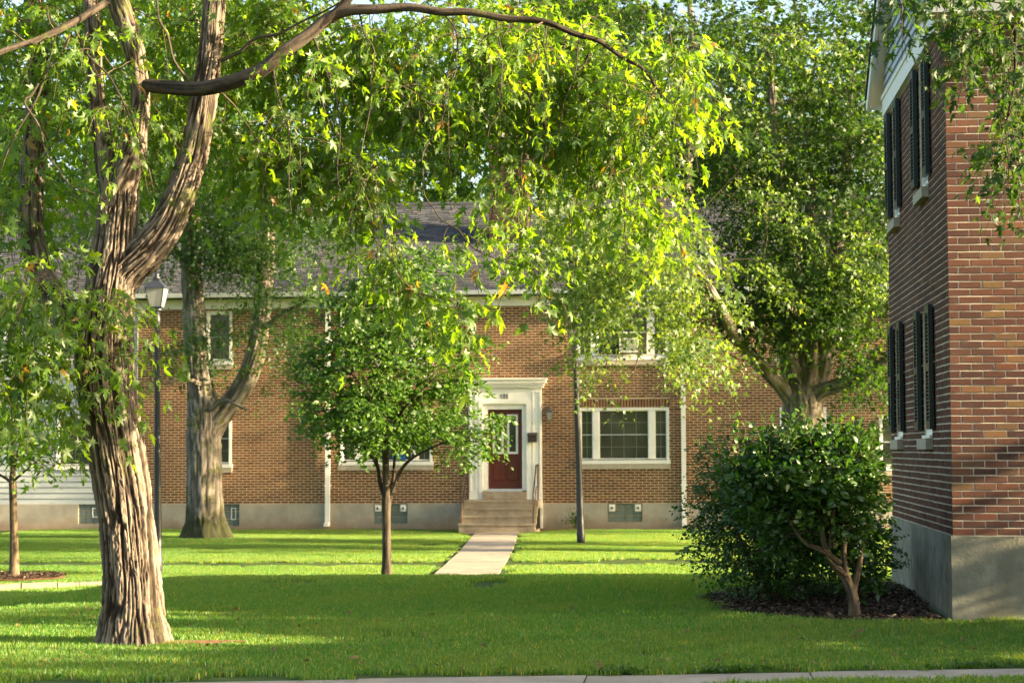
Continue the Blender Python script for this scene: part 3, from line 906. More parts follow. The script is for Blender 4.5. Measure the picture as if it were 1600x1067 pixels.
# glass block basement windows with vents
def basement(key, vents, ring_=False):
    x0, x1, z0, z1 = BOPEN[key]; z1 = FZ1 - 0.002
    y = YF - 0.045 + 0.06
    w = MB().box(x0, x1, y + 0.02, y + 0.08, z0, z1).build('basement_window', M['mortar'], house)
    nx = max(2, int(round((x1 - x0) / 0.2))); nzb = 3
    for i in range(nx):
        for j in range(nzb):
            a, b = x0 + (x1 - x0) * i / nx + 0.008, x0 + (x1 - x0) * (i + 1) / nx - 0.008
            c, d = z0 + (z1 - z0) * j / nzb + 0.008, z0 + (z1 - z0) * (j + 1) / nzb - 0.008
            if vents and j == 2 and i in (0, nx - 1): continue
            MB().box(a, b, y, y + 0.03, c, d).build('glass_block', M['glass_block'], w)
    if vents:
        for xa in (x0 + 0.03, x1 - 0.19):
            v_ = MB().box(xa, xa + 0.16, y - 0.035, y + 0.03, z1 - 0.2, z1 - 0.02).build('vent_box', M['white'], w)
            MB().tube([(xa + 0.08, y - 0.03, z1 - 0.115), (xa + 0.08, y - 0.085, z1 - 0.115)], [0.045, 0.045], 14).build('vent_spout', M['white'], w)
            MB().tube([(xa + 0.08, y - 0.084, z1 - 0.115), (xa + 0.08, y - 0.0875, z1 - 0.115)], [0.03, 0.03], 14).build('vent_hole', M['black_metal'], w)
    if ring_:
        MB().frame((x0 + x1) / 2 - 0.02, x1 - 0.1 if key == 'b3' else x1 - 0.02, z0 + 0.17, z1 - 0.1, 0.02, y - 0.008, y + 0.02).build('vent_frame', M['white'], w)
basement('b1', True); basement('b2', True); basement('b3', False, True); basement('b4', False, True)

# eave: frieze board, gutter, soffit
MB().box(HX0, HX1, YF - 0.05, YF + 0.02, EZ0, EZ1).build('frieze_board', M['white'], house)
MB().box(HX0, HX1, YF - 0.30, YF - 0.052, EZ1 - 0.03, EZ1).build('soffit', M['white'], house)
mb = MB().prism([(YF - 0.31, EZ1 - 0.02), (YF - 0.40, EZ1 + 0.0), (YF - 0.42, EZ1 + 0.10), (YF - 0.405, EZ1 + 0.105), (YF - 0.39, EZ1 + 0.02), (YF - 0.31, EZ1 + 0.03)], 'x', HX0 - 0.2, HX1 + 0.2)
mb.build('gutter', M['gutter'], house)
# roof
sl = Vector((0, RIDGE_Y - EAVE_Y, RIDGE_Z - EAVE_Z)); SL = sl.length; sd = sl / SL; sn = Vector((0, -sd.z, sd.y))
roof = MB()
for sgn in (1,):
    a, b = Vector((0, EAVE_Y, EAVE_Z)), Vector((0, RIDGE_Y, RIDGE_Z)); c = Vector((0, 2 * RIDGE_Y - EAVE_Y, EAVE_Z))
    roof.prism([(a.y, a.z - 0.09), (a.y, a.z), (b.y, b.z), (c.y, c.z), (c.y, c.z - 0.09), (b.y, b.z - 0.1)], 'x', HX0 - 0.25, HX1 + 0.25)
roof_o = roof.build('roof', M['shingle'], house)
vs, ts = [], []
rows = int(SL / 0.135)
for k in range(rows + 1):
    s0 = k * 0.135 - 0.03; s1 = min(s0 + 0.18, SL)
    x = HX0 - 0.28 - random.uniform(0, 0.3)
    rowt = random.uniform(-0.08, 0.08)
    while x < HX1 + 0.25:
        w = random.choice((0.16, 0.22, 0.28, 0.33)); th = random.choice((0.012, 0.020, 0.026)) + random.uniform(0, 0.003)
        p0 = Vector((x, EAVE_Y, EAVE_Z)) + sd * s0; p1 = Vector((x, EAVE_Y, EAVE_Z)) + sd * s1
        for q in (p0, p0 + Vector((w - 0.006, 0, 0)), p0 + Vector((w - 0.006, 0, 0)) + sn * th, p0 + sn * th, p1 + sn * 0.004, p1 + Vector((w - 0.006, 0, 0)) + sn * 0.004):
            vs.append(tuple(q - o3))
        tt = min(1, max(0, random.betavariate(1.6, 2.4) + rowt))
        ts += [tt] * 6
        x += w
vs = np.array(vs); n = len(vs) // 6; i = np.arange(n)[:, None] * 6
f = np.concatenate([i + np.array([q]) for q in ([0, 1, 2, 3], [3, 2, 5, 4])], 0)
link('shingles', np_mesh('shingles', vs, f, 4, np.array(ts)), M['shingle'], roof_o, 'stuff')
MB().prism([(RIDGE_Y - 0.14, RIDGE_Z - 0.05), (RIDGE_Y, RIDGE_Z + 0.045), (RIDGE_Y + 0.14, RIDGE_Z - 0.05), (RIDGE_Y, RIDGE_Z + 0.01)], 'x', HX0 - 0.25, HX1 + 0.25).build('ridge_cap', M['shingle'], roof_o)
# chimney
cy = YF + 2.15
cx0, cx1 = P(764, 340, cy).x, P(824, 340, cy).x
cz0, cz1 = P(790, 400, cy).z, P(790, 215, cy).z
def chim3(u, z, d):
    if isinstance(u, np.ndarray): return np.stack([u, cy - d, z], -1)
    return (u, cy - d, z)
ch_o = MB().box(cx0 + 0.008, cx1 - 0.008, cy, cy + 0.8, cz0 - 0.8, cz1).build('chimney', M['mailbox'], roof_o)
bb = lay_bricks(cx0, cx1, cz0, cz1, [])
v, f, t = brick_arrays(bb, chim3); vL = []
bs = lay_bricks(cy, cy + 0.8, cz0, cz1, [])
v2, f2, t2 = brick_arrays(bs, lambda u, z, d: np.stack([cx0 + 0.008 - d, u, z], -1))
v3, f3_, t3 = brick_arrays(bs, lambda u, z, d: np.stack([cx1 - 0.008 + d, u, z], -1))
V = np.concatenate([v, v2, v3]); Fq = np.concatenate([f, f2 + len(v), f3_ + len(v) + len(v2)])
link('chimney_bricks', np_mesh('chimney_bricks', V - np.array(o3), Fq, 4, np.concatenate([t, t2, t3])), M['brick_chimney'], ch_o, 'stuff')
MB().box(cx0 - 0.06, cx1 + 0.06, cy - 0.06, cy + 0.86, cz1, cz1 + 0.12).build('chimney_cap', M['foundation'], ch_o)
fl = P(800, 380, cy).z
MB().box(cx0 - 0.03, cx1 + 0.03, cy - 0.10, cy - 0.016, fl - 0.07, fl - 0.02).build('flashing', M['gutter'], ch_o)

# downspouts
for px_t, px_b in ((512.5, 513.5), (1068, 1068.5)):
    xt = fx((px_t + px_b) / 2)
    zb_ = ZG + 0.08
    d_ = MB().box(xt - 0.06, xt + 0.06, YF - 0.145, YF - 0.055, zb_, EZ0 - 0.12)
    d_.prism([(YF - 0.145, EZ0 - 0.12), (YF - 0.055, EZ0 - 0.12), (YF - 0.27, EZ1 + 0.0), (YF - 0.36, EZ1 + 0.0)], 'x', xt - 0.06, xt + 0.06)
    dp = d_.build('downspout', M['white'], house)
    for z in (0.6, 2.6, 4.4):
        MB().box(xt - 0.085, xt + 0.085, YF - 0.152, YF - 0.01, z, z + 0.035).build('strap', M['white'], dp)
    MB().box(xt - 0.055, xt + 0.055, YF - 0.34, YF - 0.146, zb_ + 0.002, zb_ + 0.09).build('spout_shoe', M['white'], dp)

# door surround and door
dx0, dx1, dz0, dz1 = DOOR
cxm = (fx(763) + fx(815)) / 2
sur = MB()
lx0, lx1 = fx(755), fx(823)
head0 = fz(632)
sur.box(dx0, lx0, YF - 0.09, YF + 0.05, dz0 + 0.001, fz(606)); sur.box(lx1, dx1, YF - 0.09, YF + 0.05, dz0 + 0.001, fz(606))
sur.box(lx0, lx1, YF - 0.088, YF + 0.05, head0, fz(606.5))
surround = sur.build('door_surround', M['white'], house)
mb = MB()
for k, (o_, za, zb_) in enumerate(((0.05, 606, 602.5), (0.075, 602.5, 599), (0.12, 599, 593.5))):
    mb.box(dx0 - o_, dx1 + o_, YF - 0.10 - o_, YF + 0.02, fz(za) + 0.001 * k, fz(zb_))
mb.box(dx0 - 0.14, dx1 + 0.14, YF - 0.26, YF + 0.02, fz(593.5) + 0.002, fz(593.5) + 0.035)
mb.build('cornice', M['white'], surround)
for a, b in ((dx0 + 0.03, lx0 - 0.16), (lx1 + 0.16, dx1 - 0.03)):
    MB().frame(a, b, dz0 + 0.2, fz(612), 0.03, YF - 0.108, YF - 0.089).build('pilaster_moulding', M['white'], surround)
for a, b in ((dx0 - 0.015, lx0 - 0.12), (lx1 + 0.12, dx1 + 0.015)):
    MB().box(a, b, YF - 0.125, YF - 0.091, dz0 + 0.002, dz0 + 0.18).build('plinth', M['white'], surround)
MB().frame(lx0 - 0.10, lx1 + 0.10, dz0 + 0.003, fz(625), 0.095, YF - 0.115, YF - 0.091).build('casing', M['white'], surround)
MB().box(dx1 - 0.05, dx1 + 0.012, YF - 0.11, YF - 0.046, ZG + 0.02, dz0 - 0.002).build('trim_board', M['white'], surround)
# jamb lining
jm = MB()
jm.box(lx0, fx(762.3), YF - 0.05, YF + 0.17, fz(766), head0); jm.box(fx(816), lx1, YF - 0.05, YF + 0.17, fz(766), head0)
jm.box(fx(762.3), fx(816), YF - 0.05, YF + 0.17, fz(639.3), head0 - 0.001)
jm.build('jamb', M['white'], surround)
MB().box(lx0 - 0.01, lx1 + 0.01, YF - 0.16, YF + 0.17, fz(779.5), fz(767.5)).build('door_sill', M['step'], surround)
MB().box(fx(761), fx(817), YF - 0.06, YF + 0.16, fz(767.5) + 0.001, fz(763.5)).build('threshold', M['gutter'], surround)
gx0, gx1, gz0, gz1 = fx(763), fx(815.3), fz(763), fz(640)
dY = YF + 0.10
dr = MB().box(gx0, gx1, dY, dY + 0.05, gz0, gz1)
door = dr.build('door', M['door_red'], house)
for (a, b) in ((769.5, 786.5), (792, 809)):
    xa, xb, za, zb_ = fx(a), fx(b), fz(709), fz(647)
    MB().frame(xa, xb, za, zb_, 0.055, dY - 0.018, dY + 0.01).build('light_frame', M['white'], door)
    MB().box(xa + 0.055, xb - 0.055, dY - 0.006, dY + 0.008, za + 0.055, zb_ - 0.055).build('door_glass', M['glass'], door)
    xa, xb, za, zb_ = fx(a - 1.2), fx(b + 1.2), fz(752), fz(719)
    pn = MB().frame(xa, xb, za, zb_, 0.022, dY - 0.012, dY + 0.002)
    pn.add([(xa + 0.05, dY - 0.011, za + 0.05), (xb - 0.05, dY - 0.011, za + 0.05), (xb - 0.05, dY - 0.011, zb_ - 0.05), (xa + 0.05, dY - 0.011, zb_ - 0.05),
            (xa + 0.025, dY - 0.001, za + 0.025), (xb - 0.025, dY - 0.001, za + 0.025), (xb - 0.025, dY - 0.001, zb_ - 0.025), (xa + 0.025, dY - 0.001, zb_ - 0.025)],
           [(0, 1, 2, 3), (4, 5, 1, 0), (5, 6, 2, 1), (6, 7, 3, 2), (7, 4, 0, 3)])
    pn.build('door_panel', M['door_red'], door)
kx, kz = fx(766.8), fz(713)
kb_ = MB()
for k in range(6):
    pass
kb_.tube([(kx, dY, kz), (kx, dY - 0.03, kz), (kx, dY - 0.04, kz), (kx, dY - 0.06, kz), (kx, dY - 0.075, kz), (kx, dY - 0.08, kz)], [0.036, 0.018, 0.024, 0.036, 0.026, 0.008], 14)
kb_.build('door_knob', M['brass'], door, smooth=True)
def text(body, x, z, y, size, mat, parent, name):
    cu = bpy.data.curves.new(name, 'FONT'); cu.body = body; cu.size = size; cu.align_x = 'CENTER'; cu.align_y = 'CENTER'; cu.extrude = 0.004
    cu.offset = 0.003
    cu.space_character = 1.25
    tmp = bpy.data.objects.new(name, cu)
    me = bpy.data.meshes.new_from_object(tmp); bpy.data.objects.remove(tmp)
    me.materials.clear(); me.materials.append(mat)
    o = bpy.data.objects.new(name, me); COL.objects.link(o)
    oo = origin_of(parent); o.parent = parent
    o.location = (x - oo.x, y - oo.y, z - oo.z); o.rotation_euler = (math.pi / 2, 0, 0); o.scale = (0.8, 1.25, 1)
text('100', fx(788.5), fz(619.5), YF - 0.094, 0.15, M['bronze'], surround, 'house_number')
text('F', fx(833), fz(661), YF - 0.096, 0.10, M['bronze'], surround, 'unit_letter')
text('G', fx(738), fz(707), YF - 0.096, 0.10, M['bronze'], surround, 'unit_letter')

# concrete stoop
stoop = empty('concrete_stoop', (fx(787), YF - 0.8, ZG))
tag(stoop, 'worn tan concrete stoop of four steps with two railings below the red door', 'steps')
edges = [780, 794.4, 808.3, 821.0]
zs_ = [fz(779.8), 0, 0, 0]
topz = dz0
rise = (topz - (ZG + 0.02)) / 4
SX0, SX1 = fx(731), fx(844)
for k in range(4):
    y0 = YF - 0.85 - 0.30 * k
    zt1 = topz - rise * k
    yb = YF - 0.05 if k == 0 else YF - 0.85 - 0.30 * (k - 1) + 0.0
    mb = MB(); nose = 0.025
    x0, x1 = SX0 - 0.01 * k, SX1 - 0.004 * k
    mb.box(x0, x1, y0, yb, ZG - 0.3 if k == 3 else zt1 - rise - 0.02, zt1 - 0.05)
    mb.box(x0 - 0.015, x1 + 0.015, y0 - nose, yb - 0.002, zt1 - 0.049, zt1)
    mb.build('step', M['step'], stoop)
MB().box(SX0 - 0.0, SX1 - 0.0, YF - 1.74, YF - 0.06, ZG - 0.3, ZG + 0.03).build('stoop_base', M['step'], stoop)
for sx in (SX0 + 0.03, SX1 - 0.05):
    y_t, y_b = YF - 0.16, YF - 1.66
    hr = MB()
    hr.tube([(sx, y_t, dz0), (sx, y_t, dz0 + 0.9)], [0.018, 0.018], 8)
    hr.tube([(sx, y_b, ZG), (sx, y_b, ZG + 0.92)], [0.018, 0.018], 8)
    hr.tube([(sx, y_t + 0.03, dz0 + 0.9), (sx, y_t - 0.55, dz0 + 0.88), (sx, y_b, ZG + 0.92), (sx, y_b - 0.12, ZG + 0.86)], [0.022] * 4, 8)
    hr.tube([(sx, y_t, dz0 + 0.35), (sx, y_t - 0.6, dz0 + 0.33), (sx, y_b, ZG + 0.35)], [0.012] * 3, 6)
    hr.build('handrail', M['brown_metal'], stoop)

# things on the house
mbx = empty('mailbox', (fx(832.5), YF - 0.11, fz(691)))
tag(mbx, 'small dark metal mailbox on the white trim beside the red door', 'mailbox')
a, b, zb_, zt2 = fx(825.8), fx(839.5), fz(691), fz(677)
MB().prism([(YF - 0.111, zb_), (YF - 0.24, zb_), (YF - 0.24, zt2 - 0.05), (YF - 0.111, zt2)], 'x', a, b).build('box', M['mailbox'], mbx)
MB().prism([(YF - 0.111, zt2 + 0.004), (YF - 0.265, zt2 - 0.055), (YF - 0.265, zt2 - 0.04), (YF - 0.111, zt2 + 0.02)], 'x', a - 0.012, b + 0.012).build('lid', M['mailbox'], mbx)

def lantern_head(root, c, w, h, top_h, mats, pref=''):
    """four sided lantern on a vertical axis; c = bottom centre"""
    x, y, z = c
    wb = w * 0.56
    def ring4(hw, zz): return [(x - hw, y - hw, zz), (x + hw, y - hw, zz), (x + hw, y + hw, zz), (x - hw, y + hw, zz)]
    for i in range(4):
        j = (i + 1) % 4
        r0, r1 = ring4(wb / 2, z + 0.03), ring4(w / 2 * 0.93, z + h)
        MB().add([r0[i], r0[j], r1[j], r1[i]], [(0, 1, 2, 3)]).build('glass_pane', mats[1], root)
        MB().tube([r0[i], r1[i]], [w * 0.032] * 2, 6).build('corner_bar', mats[0], root)
    cap = MB()
    cap.add(ring4(wb / 2 + 0.01, z) + ring4(wb / 2 + 0.01, z + 0.03), [(3, 2, 1, 0), (4, 5, 6, 7), (0, 1, 5, 4), (1, 2, 6, 5), (2, 3, 7, 6), (3, 0, 4, 7)])
    cap.build('base_plate', mats[0], root)
    t0, t1, t2 = ring4(w / 2 * 1.08, z + h), ring4(w / 2 * 0.97, z + h + 0.03), ring4(w * 0.17, z + h + top_h)
    t3 = ring4(w * 0.17, z + h + top_h * 1.25)
    cp = MB().add(t0 + t1 + t2 + t3, [(3, 2, 1, 0), (12, 13, 14, 15)] + [(o + i, o + (i + 1) % 4, o + 4 + (i + 1) % 4, o + 4 + i) for o in (0, 4, 8) for i in range(4)])
    cp.build('cap', mats[0], root)
    MB().lathe((x, y, z + h + top_h * 1.25), [(w * 0.17, 0), (w * 0.19, 0.02), (w * 0.10, 0.05), (w * 0.13, 0.08), (w * 0.05, 0.11)], 12).build('finial', mats[0], root, smooth=True)

wl = empty('wall_lantern', (fx(858.5), YF - 0.02, fz(645)))
tag(wl, 'small bronze wall lantern on the brick beside the red door', 'wall lamp')
MB().box(fx(858.5) - 0.045, fx(858.5) + 0.045, YF - 0.03, YF - 0.006, fz(647), fz(636)).build('back_plate', M['bronze'], wl)
MB().tube([(fx(858.5), YF - 0.025, fz(640)), (fx(858.5), YF - 0.09, fz(635)), (fx(858.5), YF - 0.14, fz(636.5)), (fx(858.5), YF - 0.14, fz(640))], [0.012] * 4, 8).build('bracket', M['bronze'], wl)
lantern_head(wl, (fx(859.5), YF - 0.14, fz(658)), 0.17, 0.22, 0.10, (M['bronze'], M['lantern_glass']))

ac = empty('air_conditioner', (fx(985), YF - 0.1, fz(553)))
tag(ac, 'window air conditioner in the upper window right of the red door', 'air conditioner')
a, b, z0_, z1_ = fx(970), fx(999), fz(552.5), fz(531)
MB().box(a, b, YF - 0.34, YF + 0.05, z0_, z1_).build('casing', M['white'], ac)
MB().frame(a - 0.004, b + 0.004, z0_ - 0.004, z1_ + 0.004, 0.035, YF - 0.355, YF - 0.341).build('grille_frame', M['white'], ac)
for k in range(8):
    z = z0_ + 0.04 + (z1_ - z0_ - 0.08) * k / 7.5
    MB().box(a + 0.035, b - 0.035, YF - 0.353, YF - 0.342, z, z + 0.018).build('fin', M['ac'], ac)

# blue cushions on the inside sill of the window behind the young tree, seen through the glass
bo = OPEN['cl']
bc = MB().box(fx(613), fx(634), YF - 0.05, YF + 0.01, fz(718), fz(708))
tag(bc.build('blue_box', M['blue']), 'small blue box on the window sill behind the young tree', 'box')

# little weed by the foundation
# ==================================================================== NEAR HOUSE
nh = empty('corner_brick_house', (NX, NY0, 0.0))
tag(nh, 'red brick house with black shutters and white gable at the right edge', 'house')
NFZ, NTZ = 0.742, 5.44
NX1 = NX + 11.0
def nf(u, z, d):
    if isinstance(u, np.ndarray): return np.stack([u, NY0 - d, z], -1)
    return (u, NY0 - d, z)
def ns(u, z, d):                                   # u runs along +y on the left wall
    if isinstance(u, np.ndarray): return np.stack([NX - d, u, z], -1)
    return (NX - d, u, z)
SW = {'n_low': (1.62, 1.63, 2.93), 'f_low': (4.12, 1.63, 2.93), 'n_up': (1.62, 4.10, 5.40), 'f_up': (4.12, 4.10, 5.40)}
WW = 0.62
sopen = [(NY0 + c - WW / 2, NY0 + c + WW / 2, a, b) for c, a, b in SW.values()]
mb = MB(); wall_sheet(mb, nf, NX, NX1, NFZ, NTZ + 0.1, [], 0.1); wall_sheet(mb, ns, NY0, NY1, NFZ, NTZ + 0.1, sopen, 0.16)
mb.add([(NX1, NY0, NFZ), (NX1, NY1, NFZ), (NX1, NY1, NTZ + 0.1), (NX1, NY0, NTZ + 0.1), (NX, NY1, NFZ), (NX, NY1, NTZ + 0.1)], [(0, 1, 2, 3), (1, 4, 5, 2)])
mb.build('mortar_bed', M['mortar_near'], nh)
fo = MB()
fo.box(NX - 0.022, NX1 + 0.02, NY0 - 0.022, NY1 + 0.02, -0.4, NFZ)
fo.build('foundation', M['foundation_near'], nh)
# front bricks
fb = lay_bricks(NX - 0.006, NX1, NFZ, NTZ, [], 0.012)
vis = [q for q in fb if q[0] < NX + 0.95]; hid = [q for q in fb if NX + 0.95 <= q[0] < NX + 5]
vis.sort(key=lambda q: q[0])
one, rest = vis[:300], vis[300:] + hid
for q in one: put_brick(q, NY0, nh, M['brick_near'], 0.006, 'near')
on = origin_of(nh)
v, f, t = brick_arrays(rest, nf, 0.006)
link('front_brickwork', np_mesh('front_brickwork', v - np.array(on), f, 4, t), M['brick_near_mass'], nh, 'stuff')
sb = lay_bricks(NY0 + 0.0, NY1, NFZ, NTZ, sopen, 0.012)
# alternate courses show the end of the front bricks at the corner
sb = [q for q in sb]
v, f, t = brick_arrays([(q[0] + (0.001 if q[0] < NY0 + 0.01 else 0), q[1], q[2], q[3]) for q in sb], ns, 0.006)
link('side_brickwork', np_mesh('side_brickwork', v - np.array(on), f, 4, t), M['brick_near_mass'], nh, 'stuff')
# windows and shutters on the left wall
for c, a, b in SW.values():
    ya, yb = NY0 + c - WW / 2, NY0 + c + WW / 2
    w = MB()
    for (p, q, r_, s_) in ((ya + 0.003, ya + 0.055, a + 0.003, b - 0.003), (yb - 0.055, yb - 0.003, a + 0.003, b - 0.003), (ya + 0.055, yb - 0.055, a + 0.003, a + 0.09), (ya + 0.055, yb - 0.055, b - 0.06, b - 0.003)):
        w.box(NX + 0.015, NX + 0.10, p, q, r_, s_)
    wo_ = w.build('window', M['white'], nh)
    MB().box(NX + 0.07, NX + 0.08, ya + 0.055, yb - 0.055, a + 0.09, b - 0.06).build('pane', M['glass'], wo_)
    MB().box(NX + 0.045, NX + 0.068, ya + 0.056, yb - 0.056, (a + b) / 2 - 0.02, (a + b) / 2 + 0.02).build('meeting_rail', M['white'], wo_)
    MB().box(NX + 0.055, NX + 0.069, (ya + yb) / 2 - 0.01, (ya + yb) / 2 + 0.01, a + 0.092, (a + b) / 2 - 0.021).build('muntin', M['white'], wo_)
    MB().box(NX - 0.075, NX + 0.03, ya - 0.05, yb + 0.05, a - 0.105, a - 0.002).build('stone_sill', M['stone_sill'], wo_)
    MB().box(NX - 0.03, NX + 0.014, ya + 0.004, yb - 0.004, a + 0.004, a + 0.035).build('wood_sill', M['white'], wo_)
    for (p, q) in ((ya - 0.30, ya - 0.012), (yb + 0.012, yb + 0.30)):
        s0, s1 = a + 0.09, b - 0.01
        sh = MB()
        X0, X1 = NX - 0.064, NX - 0.022
        sh.box(X0, X1, p, p + 0.05, s0, s1); sh.box(X0, X1, q - 0.05, q, s0, s1)
        for zz0, zz1 in ((s0, s0 + 0.08), ((s0 + s1) / 2 - 0.04, (s0 + s1) / 2 + 0.04), (s1 - 0.08, s1)):
            sh.box(X0, X1, p + 0.05, q - 0.05, zz0, zz1)
        so = sh.build('shutter', M['shutter'], nh)
        zz = s0 + 0.09
        while zz < s1 - 0.1:
            if not ((s0 + s1) / 2 - 0.07 < zz < (s0 + s1) / 2 + 0.045):
                MB().add([(X0 + 0.004, p + 0.05, zz), (X0 + 0.004, q - 0.05, zz), (X1 - 0.004, q - 0.05, zz + 0.03), (X1 - 0.004, p + 0.05, zz + 0.03),
                          (X0 + 0.004, p + 0.05, zz + 0.008), (X0 + 0.004, q - 0.05, zz + 0.008), (X1 - 0.004, q - 0.05, zz + 0.038), (X1 - 0.004, p + 0.05, zz + 0.038)],
                         [(0, 3, 2, 1), (4, 5, 6, 7), (0, 1, 5, 4), (2, 3, 7, 6)]).build('louver', M['shutter'], so)
            zz += 0.036
        for zz in (s0 + 0.12, s1 - 0.16):
            MB().box(NX - 0.022, NX - 0.006, p + 0.08, p + 0.14, zz, zz + 0.05).build('hinge', M['shutter'], so)
# gable: frieze, clapboards, rakes, cornice, roof
RY, EZN = (NY0 + NY1) / 2, NTZ + 0.28
OV = 0.32
TAN = math.tan(R(34))
RZN = EZN + (RY - NY0 + OV) * TAN
def roofz(y): return RZN - abs(y - RY) * TAN
MB().box(NX - 0.05, NX + 0.02, NY0 - 0.0, NY1 + 0.0, NTZ, NTZ + 0.19).build('frieze_board', M['white'], nh)
MB().box(NX - 0.065, NX + 0.02, NY0 - 0.012, NY1 + 0.012, NTZ + 0.191, NTZ + 0.235).build('drip_board', M['white'], nh)
z = NTZ + 0.236; 
while z < RZN - 0.25:
    def half(zz): return max(0.02, (RZN - 0.10 - zz) / TAN)
    h0 = min(half(z), RY - NY0 + 0.01); h1 = min(half(z + 0.105), RY - NY0 + 0.01)
    MB().add([(NX - 0.046, RY - h0, z), (NX - 0.046, RY + h0, z), (NX - 0.024, RY + h1, z + 0.105), (NX - 0.024, RY - h1, z + 0.105),
              (NX + 0.0, RY - h0, z), (NX + 0.0, RY + h0, z)], [(1, 0, 3, 2), (0, 1, 5, 4)]).build('clapboard', M['siding_near'], nh)
    z += 0.105
MB().add([(NX + 0.01, NY0, NTZ), (NX + 0.01, NY1, NTZ), (NX + 0.01, RY, RZN - 0.1)], [(0, 2, 1)]).build('gable_backing', M['siding_near'], nh)
for s in (-1, 1):                                   # rake boards
    ye = RY + s * (RY - NY0 + OV)
    MB().prism([(RY, RZN - 0.01), (RY, RZN - 0.17), (ye, EZN - 0.17), (ye, EZN - 0.01)], 'x', NX - 0.20, NX - 0.165).build('rake_board', M['white'], nh)
    MB().prism([(RY, RZN - 0.05), (RY, RZN - 0.08), (ye, EZN - 0.08), (ye, EZN - 0.05)], 'x', NX - 0.164, NX - 0.01).build('rake_soffit', M['white'], nh)
    y0_, y1_ = (NY0 - OV, NY0 - 0.014) if s < 0 else (NY1 + 0.014, NY1 + OV)
    MB().box(NX - 0.16 if s < 0 else NX - 0.02, NX1, y0_, y1_, NTZ + 0.02, EZN - 0.08).build('cornice_box', M['white'], nh)
    yg = NY0 - OV if s < 0 else NY1 + OV
    MB().prism([(yg, EZN - 0.14), (yg + s * 0.09, EZN - 0.12), (yg + s * 0.11, EZN - 0.02), (yg, EZN - 0.02)], 'x', NX - 0.2, NX1).build('gutter', M['white'], nh)
rf = MB().prism([(NY0 - OV - 0.03, EZN - 0.015), (NY0 - OV - 0.03, EZN + 0.03), (RY, RZN + 0.05), (NY1 + OV + 0.03, EZN + 0.03), (NY1 + OV + 0.03, EZN - 0.015), (RY, RZN)], 'x', NX - 0.22, NX1 + 0.2)
rf.build('roof', M['shingle'], nh)
MB().box(NX + 0.2, NX1 - 0.02, NY0 + 0.2, NY1 - 0.02, 0.3, NTZ + 0.2).build('core_wall', M['foundation'], nh)
# frieze along the front under the cornice box
MB().box(NX - 0.012, NX1, NY0 - 0.04, NY0 - 0.001, NTZ - 0.0, NTZ + 0.019).build('front_frieze', M['white'], nh)

# ==================================================================== LAMP POSTS
def lamp_post(label, base, top, r0):
    root = empty('street_lamp', base)
    tag(root, label, 'street lamp', 'post lanterns on the lawn')
    b = Vector(base); t = Vector(top); h = (t - b).length
    # built upright; a leaning post tilts as one piece
    pts = [(0, 0, -0.3), (0, 0, 0.25), (0, 0, 0.30), (0, 0, 1.2), (0, 0, 1.25), (0, 0, h - 0.95), (0, 0, h - 0.90), (0, 0, h - 0.72)]
    rr = [r0 * 1.25, r0 * 1.22, r0 * 1.08, r0 * 1.0, r0 * 0.94, r0 * 0.72, r0 * 0.95, r0 * 0.62]
    MB().tube([Vector(base) + Vector(p) for p in pts], rr, 16).build('post', M['black_metal'], root, smooth=True)
    MB().lathe((base[0], base[1], base[2] + h - 0.74), [(r0 * 0.6, 0), (r0 * 1.5, 0.02), (r0 * 1.5, 0.04), (r0 * 0.8, 0.06)], 14).build('collar', M['black_metal'], root)
    lantern_head(root, (base[0], base[1], base[2] + h - 0.69), 0.34, 0.34, 0.13, (M['black_metal'], M['lantern_glass']))
    root.rotation_mode = 'QUATERNION'
    root.rotation_quaternion = Vector((0, 0, 1)).rotation_difference((t - b).normalized())
    return root
b0 = P(247, 894, 31.3); b0.z = ztf(b0.x, b0.y); t0 = P(245, 419, 31.3)
lamp_post('black lamp post with white glass lantern rising behind the large maple trunk', tuple(b0), tuple(t0), 0.062)
b1 = P(908, 848, 41.6); b1.z = ztf(b1.x, b1.y); t1 = P(897, 487, 41.6)
lamp_post('leaning black lamp post standing before the picture window right of the door', tuple(b1), tuple(t1), 0.075)

# ==================================================================== TREES
def nrm_(a): return a / (np.linalg.norm(a, axis=-1, keepdims=True) + 1e-9)
T_MAPLE = (np.array([[0, 0, 0], [0.11, -0.09, 0.01], [-0.03, -0.33, -0.08], [0.23, -0.15, 0.01], [0.52, -0.46, -0.14], [0.43, -0.10, 0.02], [0.69, -0.16, -0.05], [1.03, 0, -0.24],
                     [0.69, 0.16, -0.05], [0.43, 0.10, 0.02], [0.52, 0.46, -0.14], [0.23, 0.15, 0.01], [-0.03, 0.33, -0.08], [0.11, 0.09, 0.01], [0.30, 0, 0.05]]),
           np.array([[14, a, b] for a, b in zip(range(0, 14), list(range(1, 14)) + [0])]))
T_OVAL = (np.array([[0, 0, 0], [0.3, -0.26, -0.02], [0.68, -0.22, -0.04], [1.0, 0, -0.10], [0.68, 0.22, -0.04], [0.3, 0.26, -0.02], [0.5, 0, 0.06]]),
          np.array([[6, 0, 1], [6, 1, 2], [6, 2, 3], [6, 3, 4], [6, 4, 5], [6, 5, 0]]))
T_KITE = (np.array([[0, 0, 0], [0.42, -0.36, -0.05], [1.0, 0, -0.10], [0.42, 0.36, -0.05]]), np.array([[0, 1, 2], [0, 2, 3]]))
T_STAR = (np.array([[0, 0, 0], [0.40, -0.46, -0.08], [0.42, -0.10, 0.03], [1.0, 0, -0.14], [0.42, 0.10, 0.03], [0.40, 0.46, -0.08]]),
          np.array([[0, 1, 2], [0, 2, 4], [2, 3, 4], [0, 4, 5]]))

